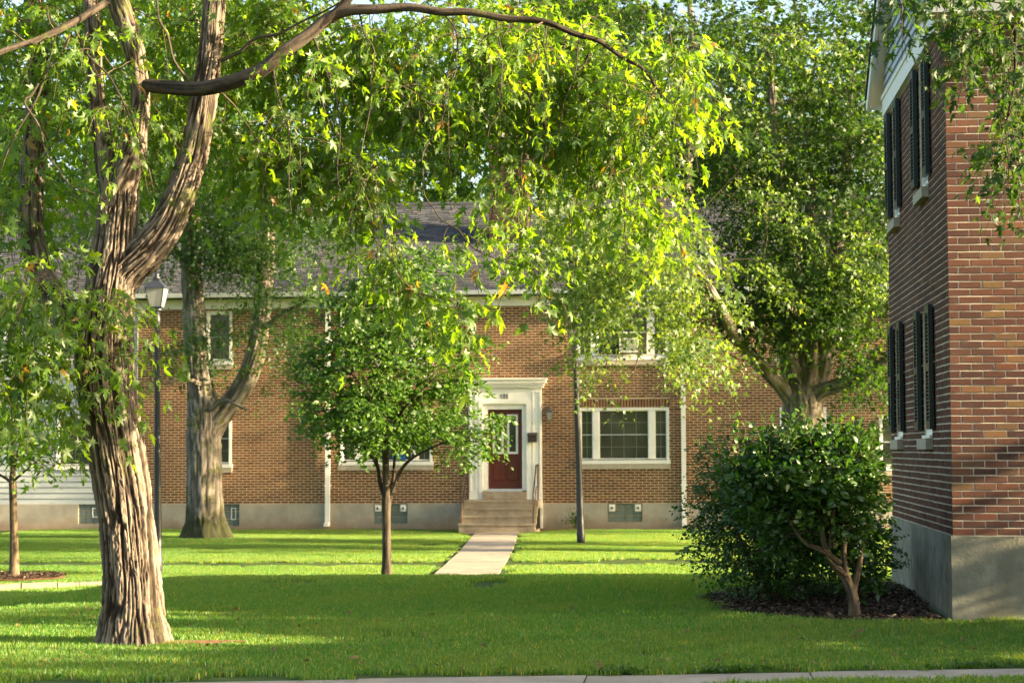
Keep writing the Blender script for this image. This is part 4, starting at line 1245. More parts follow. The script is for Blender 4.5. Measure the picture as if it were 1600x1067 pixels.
def leaves_mesh(name, pos, axis, normal, size, tint, tpl, origin):
    tv, tf = tpl
    a = nrm_(axis); b = nrm_(np.cross(normal, a)); c = np.cross(a, b)
    k = len(tv); n = len(pos)
    v = pos[:, None, :] + size[:, None, None] * (tv[None, :, 0:1] * a[:, None, :] + tv[None, :, 1:2] * b[:, None, :] + tv[None, :, 2:3] * c[:, None, :])
    f = (np.arange(n)[:, None, None] * k + tf[None]).reshape(-1, 3)
    return np_mesh(name, v.reshape(-1, 3) - np.array(origin), f, 3, np.repeat(tint, k))

def limb_arrays(pts, sides, step, depth, freq, seed, flare=0.0, lump=0.05):
    c = catmull(pts, step)
    p, r = c[:, :3], np.maximum(c[:, 3], 0.004)
    n = len(p)
    s = np.concatenate([[0], np.cumsum(np.linalg.norm(np.diff(p, axis=0), axis=1))])
    t = np.gradient(p, axis=0); t = nrm_(t)
    u = np.cross(t[0], [0.3, 1.0, 0.1]); u /= np.linalg.norm(u); U = [u]
    for i in range(1, n):
        u = u - t[i] * np.dot(u, t[i]); u /= np.linalg.norm(u); U.append(u)
    U = np.array(U); W = np.cross(t, U)
    a = np.arange(sides) * 2 * math.pi / sides
    A, Sg = np.meshgrid(a, s)
    ca, sa = np.cos(A), np.sin(A)
    Rr = r[:, None] * np.ones_like(A)
    rn = np.maximum(r, 0.05)[:, None]
    # deep vertical plates
    wob = (vnoise(ca * 3, sa * 3, Sg * 2.5, seed + 9) - 0.5) * 0.3
    q = freq
    n1 = vnoise(ca * rn * q + wob, sa * rn * q + wob, Sg * q * 0.045, seed)
    n2 = vnoise(ca * rn * q * 2.6 + wob, sa * rn * q * 2.6, Sg * q * 0.14, seed + 1)
    n3 = vnoise(ca * rn * q * 5, sa * rn * q * 5, Sg * q * 0.9, seed + 4)
    n4 = vnoise(ca * rn * q * 1.5 + 7, sa * rn * q * 1.5 + wob, Sg * q * 0.075, seed + 6)
    n5 = vnoise(ca * rn * q * 0.9 + 3, sa * rn * q * 0.9, Sg * q * 0.55 + n1 * 2, seed + 7)
    sp = lambda n_, w_: np.clip(1.25 * (1 - np.abs(2 * n_ - 1) / w_), 0, 1)
    split = np.maximum(np.maximum(sp(n1, 0.22), 0.85 * sp(n4, 0.16)), 0.4 * sp(n5, 0.09))
    plate = 1 - split
    h = plate * 0.85 + (n2 - 0.5) * 0.5 + (n3 - 0.5) * 0.35
    lumps = vnoise(ca * 1.6 + 5, sa * 1.6, Sg * 0.9, seed + 2) - 0.5
    dep = depth * np.minimum(1, r / 0.15)[:, None]
    rad = Rr * (1 + 2 * lump * lumps) + dep * (h - 0.5)
    if flare:
        fl = np.exp(-s / 0.28)[:, None] * flare
        rad = rad + fl * r[0] * (0.45 + 0.9 * vnoise(ca * 1.9, sa * 1.9, 0 * Sg, seed + 3))
    v = p[:, None, :] + rad[:, :, None] * (np.cos(a)[None, :, None] * U[:, None, :] + np.sin(a)[None, :, None] * W[:, None, :])
    i = np.arange(n - 1)[:, None] * sides; k = np.arange(sides)[None, :]; j = (k + 1) % sides
    f = np.stack([i + k, i + j, i + sides + j, i + sides + k], -1).reshape(-1, 4)
    tint = np.clip(0.02 + 0.72 * plate + (n2 - 0.5) * 0.7 + (n3 - 0.5) * 0.4, 0, 1)
    return v.reshape(-1, 3), f, tint.ravel(), c

class Tree:
    def __init__(self, name, base, label, cat='tree', group=None):
        self.root = empty(name, tuple(base)); tag(self.root, label, cat, group)
        self.o = np.array(self.root.location)
        self.nodes = []; self.nr = []; self.tv = []; self.tf = []; self.tn = 0
    def limb(self, name, pts, mat, sides=24, step=0.08, depth=0.0, freq=12, flare=0.0, lump=0.05, seed=1, smooth=True):
        v, f, t, c = limb_arrays(pts, sides, step, depth, freq, seed, flare, lump)
        o = link(name, np_mesh(name, v - self.o, f, 4, t, smooth), mat, self.root)
        st = max(1, int(0.25 / step))
        for q in c[::st]: self.nodes.append(q[:3]); self.nr.append(q[3])
        return o
    def twig_path(self, p, r, sides=4):
        v, f = tube_arrays(p, r, sides)
        self.tv.append(v); self.tf.append(f + self.tn); self.tn += len(v)
    def connect(self, targets, r_tip=0.004, r_max=0.05, sag=0.12, wig=0.10, skip_low=0, min_x=None):
        """grow branches to the targets, nearest first, so that later ones fork off earlier ones; returns growth directions"""
        T = np.array(targets); n = len(T)
        N = np.array(self.nodes); best = np.full(n, 1e9); bi = np.zeros(n, int)
        pool = N[skip_low:] if skip_low else N
        for k in range(0, len(pool), 256):
            d = np.linalg.norm(T[:, None] - pool[None, k:k + 256], axis=2) + 0.6 * np.maximum(0, pool[None, k:k + 256, 2] - T[:, None, 2] - 0.3) * 0
            m = d.argmin(1); dm = d[np.arange(n), m]; w = dm < best; best[w] = dm[w]; bi[w] = m[w] + k + skip_low
        order = np.argsort(best); done = np.zeros(n, bool); dirs = np.zeros((n, 3))
        nodes = [np.array(q) for q in self.nodes]; nr = list(self.nr)
        for t in order:
            a = nodes[bi[t]]; b = T[t]; L = np.linalg.norm(b - a) + 1e-6
            ra = min(nr[bi[t]] * 0.75, 0.006 + 0.016 * L, r_max)
            m = max(3, int(L / 0.3) + 1)
            s = np.linspace(0, 1, m + 1)[:, None]
            mid = (a + b) / 2 + RNG.normal(0, wig * L, 3) + np.array([0, 0, sag * L])
            p = (1 - s) ** 2 * a + 2 * s * (1 - s) * mid + s * s * b
            p[1:-1] += RNG.normal(0, 0.012 * L, (m - 1, 3))
            r = ra + (r_tip - ra) * s[:, 0]
            self.twig_path(p, r, 5 if ra > 0.015 else 4)
            dirs[t] = nrm_((p[-1] - p[-2])[None])[0]
            done[t] = True
            k0 = len(nodes)
            for q in range(1, m + 1):
                nodes.append(p[q]); nr.append(r[q])
            new = p[1:]
            rem = ~done
            if rem.any():
                idx = np.where(rem)[0]
                d = np.linalg.norm(T[idx][:, None] - new[None], axis=2)
                mm = d.argmin(1); dm = d[np.arange(len(idx)), mm]
                w = dm < best[idx] * 0.92
                best[idx[w]] = dm[w]; bi[idx[w]] = k0 + mm[w]
        self.nodes = nodes; self.nr = nr
        return dirs
    def finish_twigs(self, mat, name='twigs'):
        if self.tv:
            link(name, np_mesh(name, np.concatenate(self.tv) - self.o, np.concatenate(self.tf), 4, smooth=True), mat, self.root, 'stuff')
        self.tv, self.tf, self.tn = [], [], 0
    def sprays(self, base, dirs, length, per, size, tpl, mat, name='crown', droop=0.35, hang=0.4, flat=0.6, stem=False, spread=0.9, tshift=None, width=0.10):
        n = len(base)
        L = length * RNG.uniform(0.6, 1.3, n)
        d = nrm_(dirs + RNG.normal(0, 0.35, (n, 3)) + np.array([0, 0, -droop * 0.3]))
        t = np.tile(np.linspace(0.05, 1.0, per), (n, 1)) + RNG.normal(0, 0.05, (n, per))
        side = np.where(np.arange(per) % 2 == 0, 1.0, -1.0)[None, :] * np.ones((n, 1))
        lat = nrm_(np.cross(d, np.array([0, 0, 1.0])) + 1e-3)
        pos = base[:, None] + d[:, None] * (L[:, None] * t)[..., None]
        pos[..., 2] -= droop * (L[:, None] * t * t)
        pet = width * RNG.uniform(0.3, 1.2, (n, per))
        pos = pos + lat[:, None] * (side * pet)[..., None] + RNG.normal(0, width * 0.35, (n, per, 3))
        ax = d[:, None] * 0.45 + lat[:, None] * (side * spread)[..., None] + RNG.normal(0, 0.35, (n, per, 3))
        ax[..., 2] -= hang
        nm = RNG.normal(0, 0.5, (n, per, 3)); nm[..., 2] += flat
        sz = size * RNG.uniform(0.5, 1.25, (n, per)) * RNG.uniform(0.8, 1.15, (n, 1))
        ti = np.clip(RNG.normal(0.45, 0.2, (n, per)) + RNG.normal(0, 0.10, (n, 1)) + (0 if tshift is None else tshift[:, None]), 0, 0.99)
        ti = np.where(RNG.uniform(0, 1, ti.shape) < 0.004, 1.0, ti)
        if stem:
            s = np.linspace(0, 1, 5)
            for k in range(n):
                p = base[k][None] + d[k][None] * (L[k] * s)[:, None]; p[:, 2] -= droop * L[k] * s * s
                self.twig_path(p, 0.0042 * (1 - s * 0.6), 4)
        me = leaves_mesh(name, pos.reshape(-1, 3), ax.reshape(-1, 3), nm.reshape(-1, 3), sz.ravel(), ti.ravel(), tpl, self.o)
        return link(name, me, mat, self.root)
def blob(px, py, rx, ry, Y, rY, n, hollow=0.0, cl=0):
    """n points inside an ellipsoid that covers that part of the picture at depth Y"""
    c = P(px, py, Y); k = Y / FPX
    q = RNG.normal(0, 1, (n, 3)); q = nrm_(q) * (RNG.uniform(hollow, 1, n) ** (1 / 3))[:, None]
    if cl and n > 2 * cl:                       # sprays gather on boughs: clumps with gaps between
        m = max(3, n // cl)
        q = q[RNG.integers(0, m, n)] + RNG.normal(0, 0.42 / m ** (1 / 3), (n, 3)) * np.array([1.25, 1.25, 0.6])
    return np.array(c) + q * np.array([rx * k, rY, ry * k])
def LP(lst, Y):
    """limb points from (px, py, radius_m[, dY])"""
    out = []
    for q in lst:
        p = P(q[0], q[1], Y + (q[3] if len(q) > 3 else 0))
        out.append((p.x, p.y, p.z, q[2]))
    return out

# ---- the large maple at the left
Y1 = 15.05
mb_ = maple_base.copy(); mb_.z = ztf(mb_.x, mb_.y)
T1 = Tree('maple_tree', mb_, 'large maple with furrowed bark whose branch arches over the lawn')
T1.limb('trunk', LP([(207, 1012, 0.222), (206, 960, 0.216), (205, 900, 0.210), (197, 810, 0.215), (184, 720, 0.223), (170, 630, 0.223), (164, 560, 0.225), (166, 500, 0.216), (174, 440, 0.19), (181, 380, 0.165), (186, 320, 0.155), (190, 285, 0.13), (190, 262, 0.09)], Y1),
        M['bark_maple'], 230, 0.014, 0.030, 32, 0.42, 0.05, 11)
T1.limb('limb', LP([(170, 330, 0.06), (190, 290, 0.115, -0.03), (206, 250, 0.105), (215, 200, 0.085), (219, 150, 0.075), (212, 90, 0.078), (198, 40, 0.085), (180, -10, 0.085), (150, -120, 0.075), (140, -260, 0.06)], Y1), M['bark_maple'], 70, 0.03, 0.022, 36, 0, 0.08, 12)
T1.limb('limb', LP([(178, 330, 0.07, 0.1), (166, 270, 0.085, 0.12), (160, 215, 0.08, 0.15), (150, 150, 0.066, 0.15), (146, 80, 0.062, 0.15), (140, 0, 0.06, 0.2), (120, -120, 0.05, 0.4)], Y1), M['bark_maple'], 60, 0.03, 0.02, 36, 0, 0.08, 13)
T1.limb('limb', LP([(168, 470, 0.13), (196, 425, 0.15), (228, 393, 0.150), (258, 355, 0.135), (280, 310, 0.125, 0.05), (297, 260, 0.118, 0.1), (310, 205, 0.110, 0.1), (321, 140, 0.10, 0.15), (330, 70, 0.092, 0.2), (336, 0, 0.088, 0.2), (350, -130, 0.07, 0.3), (330, -300, 0.05, 0.6)], Y1), M['bark_maple'], 110, 0.022, 0.03, 36, 0, 0.06, 14)
T1.limb('limb', LP([(160, 575, 0.10), (130, 530, 0.125, 0.15), (98, 485, 0.11, 0.35), (70, 440, 0.10, 0.5), (52, 385, 0.098, 0.6), (48, 310, 0.10, 0.7), (54, 210, 0.092, 0.8), (60, 110, 0.085, 0.9), (52, 0, 0.08, 1.0), (30, -150, 0.06, 1.3)], Y1), M['bark_maple'], 70, 0.03, 0.022, 36, 0, 0.06, 15)
ARCH = LP([(218, 133, 0.05, 0.0), (262, 137, 0.058, -0.12), (315, 139, 0.060, -0.3), (366, 127, 0.059, -0.4), (408, 110, 0.057, -0.44), (440, 84, 0.053, -0.45), (482, 55, 0.050, -0.4), (512, 30, 0.048, -0.38), (545, 17, 0.044, -0.4), (590, 15, 0.038, -0.42), (640, 12, 0.034, -0.42), (690, 19, 0.032, -0.42), (735, 19, 0.030, -0.42), (790, 29, 0.027, -0.4), (850, 34, 0.025, -0.4), (900, 54, 0.022, -0.38), (935, 64, 0.020, -0.35), (975, 92, 0.016, -0.3), (1005, 108, 0.013, -0.3), (1034, 150, 0.010, -0.2), (1052, 185, 0.006, 0), (1085, 235, 0.004, 0)], Y1)
T1.limb('branch', ARCH, M['bark_dark'], 26, 0.04, 0.008, 22, 0, 0.06, 16)
T1.limb('branch', LP([(500, 42, 0.03, -0.4), (530, 15, 0.036, -0.4), (560, -20, 0.034, -0.4), (640, -110, 0.03, -0.3), (760, -180, 0.02, -0.2), (900, -200, 0.01, 0)], Y1), M['bark_dark'], 18, 0.05, 0.006, 22, 0, 0.06, 17)
T1.limb('branch', LP([(165, 5, 0.03, -0.1), (120, 32, 0.030, -0.3), (60, 62, 0.026, -0.5), (0, 82, 0.022, -0.7), (-90, 130, 0.015, -0.9)], Y1), M['bark_dark'], 14, 0.05, 0.005, 22, 0, 0.06, 18)
for q in ([(296, 127, 0.016, -0.3), (262, 55, 0.014, -0.4), (245, 0, 0.012, -0.4), (230, -80, 0.01, -0.4)],
          [(345, 95, 0.022, 0.1), (400, 60, 0.018, 0.0), (470, 35, 0.013, -0.1), (530, 5, 0.01, -0.2)],
          [(110, 55, 0.014, -0.3), (75, 110, 0.012, -0.4), (30, 200, 0.010, -0.5), (0, 270, 0.008, -0.5), (-30, 320, 0.006, -0.5)],
          [(115, 40, 0.016, -0.2), (140, 90, 0.014, -0.35), (185, 145, 0.011, -0.45), (215, 210, 0.008, -0.5), (240, 300, 0.006, -0.5)],
          [(60, 130, 0.014, -0.5), (38, 160, 0.012, -0.55), (72, 240, 0.009, -0.6), (110, 290, 0.007, -0.6), (175, 325, 0.005, -0.6)],
          [(488, 55, 0.012, -0.4), (520, 130, 0.009, -0.45), (531, 220, 0.007, -0.5), (529, 290, 0.005, -0.5)],
          [(690, 18, 0.010, -0.25), (716, 60, 0.009, -0.3), (713, 110, 0.008, -0.3), (690, 190, 0.007, -0.35), (660, 240, 0.008, -0.4), (663, 305, 0.008, -0.4), (690, 345, 0.007, -0.45), (735, 385, 0.006, -0.45), (790, 410, 0.005, -0.5), (845, 425, 0.004, -0.5)],
          [(775, 25, 0.010, -0.2), (785, 90, 0.008, -0.3), (784, 170, 0.006, -0.3), (762, 215, 0.005, -0.3)],
          [(855, 37, 0.010, -0.1), (856, 110, 0.007, -0.2), (853, 200, 0.005, -0.2), (850, 250, 0.004, -0.2)],
          [(905, 55, 0.009, -0.05), (900, 110, 0.007, -0.1), (880, 165, 0.006, -0.15), (862, 225, 0.004, -0.2)],
          [(985, 100, 0.008, 0), (980, 150, 0.007, -0.05), (968, 200, 0.005, -0.1), (965, 225, 0.004, -0.1)],
          [(425, 97, 0.011, -0.4), (440, 170, 0.008, -0.5), (452, 260, 0.006, -0.5), (455, 330, 0.005, -0.5)],
          [(560, 14, 0.010, -0.35), (585, 80, 0.008, -0.45), (578, 170, 0.007, -0.5), (560, 270, 0.006, -0.5), (585, 370, 0.005, -0.55), (640, 450, 0.004, -0.6), (710, 490, 0.003, -0.6)]):
    w = []
    for a, b in zip(q[:-1], q[1:]):
        w += [a, ((a[0] + b[0]) / 2 + random.uniform(-7, 7), (a[1] + b[1]) / 2 + random.uniform(-6, 6), (a[2] + b[2]) / 2, (a[3] + b[3]) / 2 + random.uniform(-0.03, 0.03))]
    q = [(a[0], a[1], a[2] * 0.75, a[3]) for a in w + [q[-1]]]
    T1.limb('branch', LP(q, Y1), M['bark_dark'], 8, 0.06, 0.0, 10, 0, 0.02, 30)
Bm = [blob(440, 60, 80, 80, 15.9, 0.7, 64, cl=8), blob(560, 60, 110, 80, 16.0, 0.8, 104, cl=8), blob(700, 60, 110, 75, 16.0, 0.8, 96, cl=8), blob(840, 80, 110, 70, 16.0, 0.8, 92, cl=8), blob(950, 110, 80, 70, 15.9, 0.7, 62, cl=8),
      blob(1020, 95, 50, 50, 15.4, 0.4, 26, cl=8), blob(1050, 180, 40, 70, 15.4, 0.6, 26, cl=8), blob(970, 210, 70, 60, 15.5, 0.6, 34, cl=8), 
      blob(440, 190, 60, 70, 15.5, 0.5, 36, cl=8), blob(510, 235, 55, 75, 15.2, 0.4, 40, cl=8), blob(565, 300, 36, 70, 15.0, 0.3, 28),
      blob(600, 395, 30, 36, 14.7, 0.2, 12), blob(650, 448, 42, 16, 14.6, 0.2, 10), blob(695, 476, 30, 12, 14.5, 0.15, 6), blob(740, 175, 140, 45, 15.7, 0.7, 60, cl=8), blob(740, 372, 50, 14, 14.6, 0.15, 8), blob(815, 400, 42, 14, 14.6, 0.15, 9), blob(880, 215, 90, 55, 15.5, 0.6, 38, cl=8), blob(810, 265, 45, 40, 15.0, 0.4, 12),
      blob(930, 290, 80, 40, 15.4, 0.5, 18, cl=8), blob(1040, 330, 50, 40, 15.3, 0.4, 10), blob(640, 165, 60, 60, 15.5, 0.5, 34, cl=8),
      blob(760, 55, 110, 12, 14.5, 0.12, 5), blob(1010, 140, 40, 40, 14.7, 0.12, 6), blob(480, 110, 50, 40, 14.3, 0.15, 6),
      blob(370, 30, 80, 70, 15.9, 0.9, 54, cl=8), blob(375, 180, 60, 80, 15.9, 0.7, 38, cl=8), blob(90, 40, 110, 90, 15.7, 0.9, 76, cl=8), blob(240, 60, 60, 70, 15.9, 0.8, 40, cl=8), blob(240, 190, 60, 70, 15.3, 0.25, 24), blob(90, 220, 100, 100, 16.4, 1.0, 60, cl=8), blob(190, 175, 45, 40, 14.7, 0.2, 9), blob(150, 90, 60, 60, 14.7, 0.2, 10),
      blob(50, 455, 95, 45, 14.6, 0.5, 44), blob(50, 545, 95, 45, 14.6, 0.5, 40), blob(170, 480, 60, 40, 14.5, 0.2, 10), blob(190, 570, 40, 30, 14.5, 0.15, 5), blob(20, 340, 70, 60, 15.8, 0.6, 26), blob(60, 610, 80, 40, 14.7, 0.5, 22),
      # the part of the crown above the frame
      blob(300, -170, 300, 130, 16.0, 1.6, 80, cl=8), blob(700, -110, 300, 80, 15.9, 1.3, 70, cl=8), blob(20, -140, 200, 130, 16.0, 1.6, 45, cl=8)]
Bp = np.concatenate(Bm)
dirs = T1.connect(Bp, 0.004, 0.02, 0.05, 0.10, skip_low=55)
T1.sprays(Bp, nrm_(dirs + np.array([0.1, 0, -0.35])), 0.46, 14, 0.108, T_MAPLE, M['leaf_maple'], droop=0.5, hang=0.9, flat=0.2, stem=True, width=0.07)
T1.finish_twigs(M['twig'])

# ---- old tree at the far house, left
Y2 = 44.0
b2 = P(322, 840, Y2); b2.z = ztf(b2.x, b2.y)
T2 = Tree('old_maple_tree', b2, 'old tree with forked mossy trunk before the left part of the brick house')
T2.limb('trunk', LP([(322, 845, 0.48), (321, 810, 0.43), (320, 770, 0.41), (319, 720, 0.40), (318, 680, 0.41), (318, 650, 0.39), (314, 615, 0.32), (309, 570, 0.27), (304, 520, 0.255), (301, 460, 0.245), (299, 400, 0.23), (297, 330, 0.20), (300, 240, 0.16), (310, 120, 0.12), (300, 0, 0.08)], Y2), M['bark_far'], 90, 0.04, 0.05, 13, 0.5, 0.05, 41)
T2.limb('limb', LP([(318, 700, 0.28), (334, 664, 0.29), (360, 630, 0.25), (384, 595, 0.235), (399, 555, 0.225), (407, 510, 0.215), (411, 465, 0.20), (415, 415, 0.19), (422, 350, 0.15), (440, 270, 0.10), (450, 180, 0.07)], Y2), M['bark_far'], 60, 0.05, 0.035, 10, 0, 0.05, 42)
for q in ([(405, 520, 0.07), (440, 490, 0.05, -0.5), (480, 470, 0.035, -1)], [(330, 640, 0.06, -0.3), (350, 625, 0.05, -0.6), (385, 640, 0.03, -0.8)], [(312, 600, 0.06, -0.3), (285, 590, 0.045, -0.7), (262, 600, 0.03, -1.0)], [(301, 440, 0.08, -0.2), (270, 380, 0.06, -0.6), (240, 320, 0.04, -1)]):
    T2.limb('branch', LP(q, Y2), M['bark_far'], 12, 0.12, 0.0, 10, 0, 0.04, 44)
B2 = np.concatenate([blob(300, 230, 150, 110, Y2, 3.0, 340, cl=9), blob(400, 320, 110, 80, Y2, 2.5, 260, cl=9), blob(330, 390, 90, 40, Y2 - 0.6, 1.2, 90, cl=9), blob(270, 350, 60, 50, Y2, 1.6, 50, cl=9), blob(470, 300, 90, 120, Y2 - 0.5, 2.0, 120, cl=9), blob(460, 470, 55, 90, Y2 - 0.6, 1.4, 70, cl=9), blob(360, 400, 50, 45, Y2 - 0.8, 1.0, 40, cl=9),
                     blob(285, 570, 50, 55, Y2 - 1.0, 0.8, 34, cl=9), blob(340, 500, 40, 25, Y2 - 0.9, 0.6, 16, cl=9), blob(480, 560, 40, 35, Y2 - 0.7, 0.8, 12, cl=9), blob(420, 590, 30, 40, Y2 - 0.5, 0.5, 6, cl=9),
                     blob(180, 340, 90, 120, Y2 + 1, 2.5, 190, cl=9), blob(300, 60, 220, 120, Y2 + 0.5, 3.5, 240, cl=9)])
d2 = T2.connect(B2, 0.006, 0.05, 0.08, 0.10, skip_low=20)
T2.sprays(B2, nrm_(d2 + np.array([0, 0, -0.2])), 0.75, 30, 0.125, T_STAR, M['leaf_far_maple'], droop=0.4, hang=0.4, flat=0.5, width=0.14)
T2.finish_twigs(M['twig_dark'])

# ---- young tree on the lawn in the middle
Y3 = 30.4
b3 = P(604, 893, Y3); b3.z = ztf(b3.x, b3.y) - 0.03
T3 = Tree('young_tree', b3, 'young ornamental tree with a slim dark trunk left of the front walk')
T3.limb('trunk', LP([(604.5, 905, 0.085), (604.5, 880, 0.072), (604, 840, 0.068), (604, 800, 0.070), (604, 778, 0.075), (603, 750, 0.056), (602, 700, 0.056), (599, 630, 0.048), (598, 560, 0.038), (597, 490, 0.026), (600, 430, 0.014), (602, 395, 0.006)], Y3), M['bark_dark'], 30, 0.04, 0.010, 25, 0.25, 0.04, 51)
for k, q in enumerate(([(604, 785, 0.04), (594, 755, 0.034), (588, 725, 0.026), (562, 690, 0.018, -0.2), (530, 655, 0.01, -0.4)], [(604, 785, 0.045), (614, 768, 0.04), (626, 735, 0.03), (650, 712, 0.02, -0.3), (700, 690, 0.012, -0.6), (745, 690, 0.006, -0.8)], [(605, 780, 0.035), (614, 750, 0.028, 0.2), (620, 700, 0.02, 0.4), (650, 620, 0.014, 0.6), (690, 560, 0.008, 0.7)], [(604, 782, 0.03), (596, 752, 0.028, 0.2), (580, 690, 0.02, 0.4), (550, 600, 0.012, 0.6)],
                       [(601, 690, 0.03), (630, 640, 0.02, -0.4), (680, 590, 0.012, -0.7)], [(600, 650, 0.028), (565, 600, 0.018, -0.5), (520, 560, 0.01, -0.8)], [(598, 570, 0.024), (630, 510, 0.015, 0.3), (665, 470, 0.008, 0.4)], [(598, 540, 0.022), (565, 490, 0.012, -0.3), (540, 450, 0.007, -0.5)])):
    T3.limb('branch', LP(q, Y3), M['bark_dark'], 10, 0.06, 0.0, 10, 0, 0.04, 52 + k)
B3 = np.concatenate([blob(600, 650, 130, 60, Y3, 1.3, 330, cl=4), blob(690, 675, 90, 42, Y3 - 0.4, 0.9, 110, cl=4), blob(520, 645, 70, 42, Y3 - 0.2, 0.9, 70, cl=4), blob(600, 580, 115, 75, Y3, 1.2, 330, cl=4), blob(695, 560, 60, 55, Y3, 0.9, 75, cl=4), blob(605, 490, 95, 75, Y3, 1.0, 260, cl=4), blob(640, 430, 70, 45, Y3, 0.8, 90, cl=4), blob(520, 540, 50, 60, Y3, 0.8, 50, cl=4), blob(680, 500, 55, 50, Y3, 0.8, 50, cl=4)])
d3 = T3.connect(B3, 0.003, 0.015, 0.02, 0.08, skip_low=14)
T3.sprays(B3, nrm_(d3 + np.array([0, 0, 0.1])), 0.32, 16, 0.095, T_OVAL, M['leaf_young'], droop=0.25, hang=0.25, flat=0.5, width=0.07)
T3.finish_twigs(M['twig_dark'])

# ---- tree behind the shrubs, right
Y4 = 38.0
b4 = P(1253, 870, Y4); b4.z = ztf(b4.x, b4.y)
T4 = Tree('shade_tree', b4, 'big leafy tree with several stems behind the shrubs on the right')
T4.limb('trunk', LP([(1256, 885, 0.52), (1255, 800, 0.44), (1254, 720, 0.41), (1254, 660, 0.40), (1253, 628, 0.38), (1244, 595, 0.27), (1236, 560, 0.22), (1232, 510, 0.19), (1238, 440, 0.16), (1230, 340, 0.13), (1215, 230, 0.1), (1200, 80, 0.07)], Y4), M['bark_far'], 80, 0.05, 0.045, 9, 0.3, 0.06, 61)
T4.limb('limb', LP([(1258, 650, 0.24), (1272, 610, 0.26, 0.1), (1283, 565, 0.23, 0.2), (1291, 520, 0.21, 0.3), (1300, 460, 0.18, 0.3), (1310, 370, 0.14, 0.5), (1325, 240, 0.1, 0.7), (1330, 100, 0.07, 1)], Y4), M['bark_far'], 60, 0.05, 0.035, 9, 0, 0.06, 62)
T4.limb('limb', LP([(1256, 645, 0.2, -0.15), (1262, 600, 0.2, -0.1), (1266, 545, 0.17, 0), (1268, 480, 0.15, 0), (1262, 400, 0.12, 0), (1270, 280, 0.09, 0)], Y4), M['bark_far'], 46, 0.06, 0.03, 9, 0, 0.06, 63)
T4.limb('limb', LP([(1246, 640, 0.16), (1222, 606, 0.16, -0.2), (1200, 582, 0.14, -0.4), (1178, 560, 0.13, -0.6), (1152, 530, 0.11, -1.2), (1120, 470, 0.085, -4.2), (1085, 415, 0.065, -3.2), (1050, 375, 0.045, -3.8), (1000, 350, 0.03, -4.2)], Y4), M['bark_far'], 40, 0.06, 0.025, 10, 0, 0.06, 64)
T4.limb('limb', LP([(1262, 640, 0.14), (1285, 612, 0.15, -0.2), (1312, 603, 0.14, -0.4), (1345, 590, 0.125, -0.6), (1375, 570, 0.11, -0.8), (1410, 540, 0.08, -1), (1450, 480, 0.05, -1)], Y4), M['bark_far'], 40, 0.06, 0.025, 10, 0, 0.06, 65)
B4 = np.concatenate([blob(1250, 330, 150, 130, Y4, 3.5, 430, cl=9), blob(1200, 430, 110, 80, Y4 - 1.2, 2.2, 260, cl=9), blob(1330, 420, 80, 110, Y4 - 0.8, 2.5, 170, cl=9), blob(1370, 560, 50, 60, Y4 - 1.0, 1.2, 60, cl=9), blob(1190, 160, 180, 130, Y4, 3.5, 430, cl=9), blob(1340, 160, 90, 170, Y4, 3.0, 230, cl=9), blob(1020, 60, 150, 90, Y4 + 0.5, 3.0, 240, cl=9),
                     blob(1170, 515, 55, 35, Y4 - 1.4, 1.2, 40, cl=9), blob(1260, 460, 80, 40, Y4 - 1.6, 1.0, 60, cl=9), blob(1000, 420, 115, 65, Y4 - 4.3, 1.6, 230, cl=9), blob(930, 465, 70, 40, Y4 - 4.3, 1.0, 60, cl=9), blob(850, 345, 50, 40, Y4 - 4.3, 1.0, 26, cl=9), blob(1095, 515, 50, 55, Y4 - 4.3, 1.4, 70, cl=9), blob(930, 565, 50, 20, Y4 - 4.3, 0.6, 12, cl=9), blob(970, 360, 110, 60, Y4 - 4.2, 1.4, 150, cl=9), blob(1100, 570, 30, 30, Y4 - 4.3, 0.6, 12, cl=9),
                     blob(1250, -80, 220, 140, Y4, 4.0, 250, cl=9), blob(1440, 350, 80, 200, Y4, 3.0, 160, cl=9), blob(870, 380, 50, 30, Y4 - 4.3, 1.0, 14, cl=9)])
d4 = T4.connect(B4, 0.006, 0.05, 0.05, 0.10, skip_low=18)
lo4 = B4[:, 1] < Y4 - 2.9                             # low bough towards the lawn: sunlight is put into its paler leaf colour
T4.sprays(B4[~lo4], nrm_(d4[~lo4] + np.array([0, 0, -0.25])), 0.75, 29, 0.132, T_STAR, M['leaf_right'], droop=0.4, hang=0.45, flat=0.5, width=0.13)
T4.sprays(B4[lo4], nrm_(d4[lo4] + np.array([0, 0, -0.25])), 0.70, 26, 0.12, T_STAR, M['leaf_right_sunlit'], name='low_bough_leaves', droop=0.45, hang=0.5, flat=0.4, width=0.13)
T4.finish_twigs(M['twig'])
# bare hanging twigs
T4.limb('dead_twig', LP([(1000, 520, 0.014, -4), (996, 560, 0.012, -4.1), (985, 592, 0.010, -4.1), (968, 596, 0.005, -4.1)], Y4), M['twig'], 6, 0.05, 0, 10, 0, 0, 66)
T4.limb('dead_twig', LP([(990, 575, 0.008, -4.1), (1002, 588, 0.005, -4.1)], Y4), M['twig'], 6, 0.05, 0, 10, 0, 0, 66)
T4.limb('dead_twig', LP([(952, 540, 0.012, -4.2), (943, 590, 0.010, -4.2), (928, 608, 0.008, -4.2), (914, 596, 0.005, -4.2)], Y4), M['twig'], 6, 0.05, 0, 10, 0, 0, 67)
T4.limb('dead_twig', LP([(905, 450, 0.008, -4.2), (893, 466, 0.008, -4.2), (870, 467, 0.005, -4.2), (862, 458, 0.004, -4.2)], Y4), M['twig'], 6, 0.05, 0, 10, 0, 0, 68)
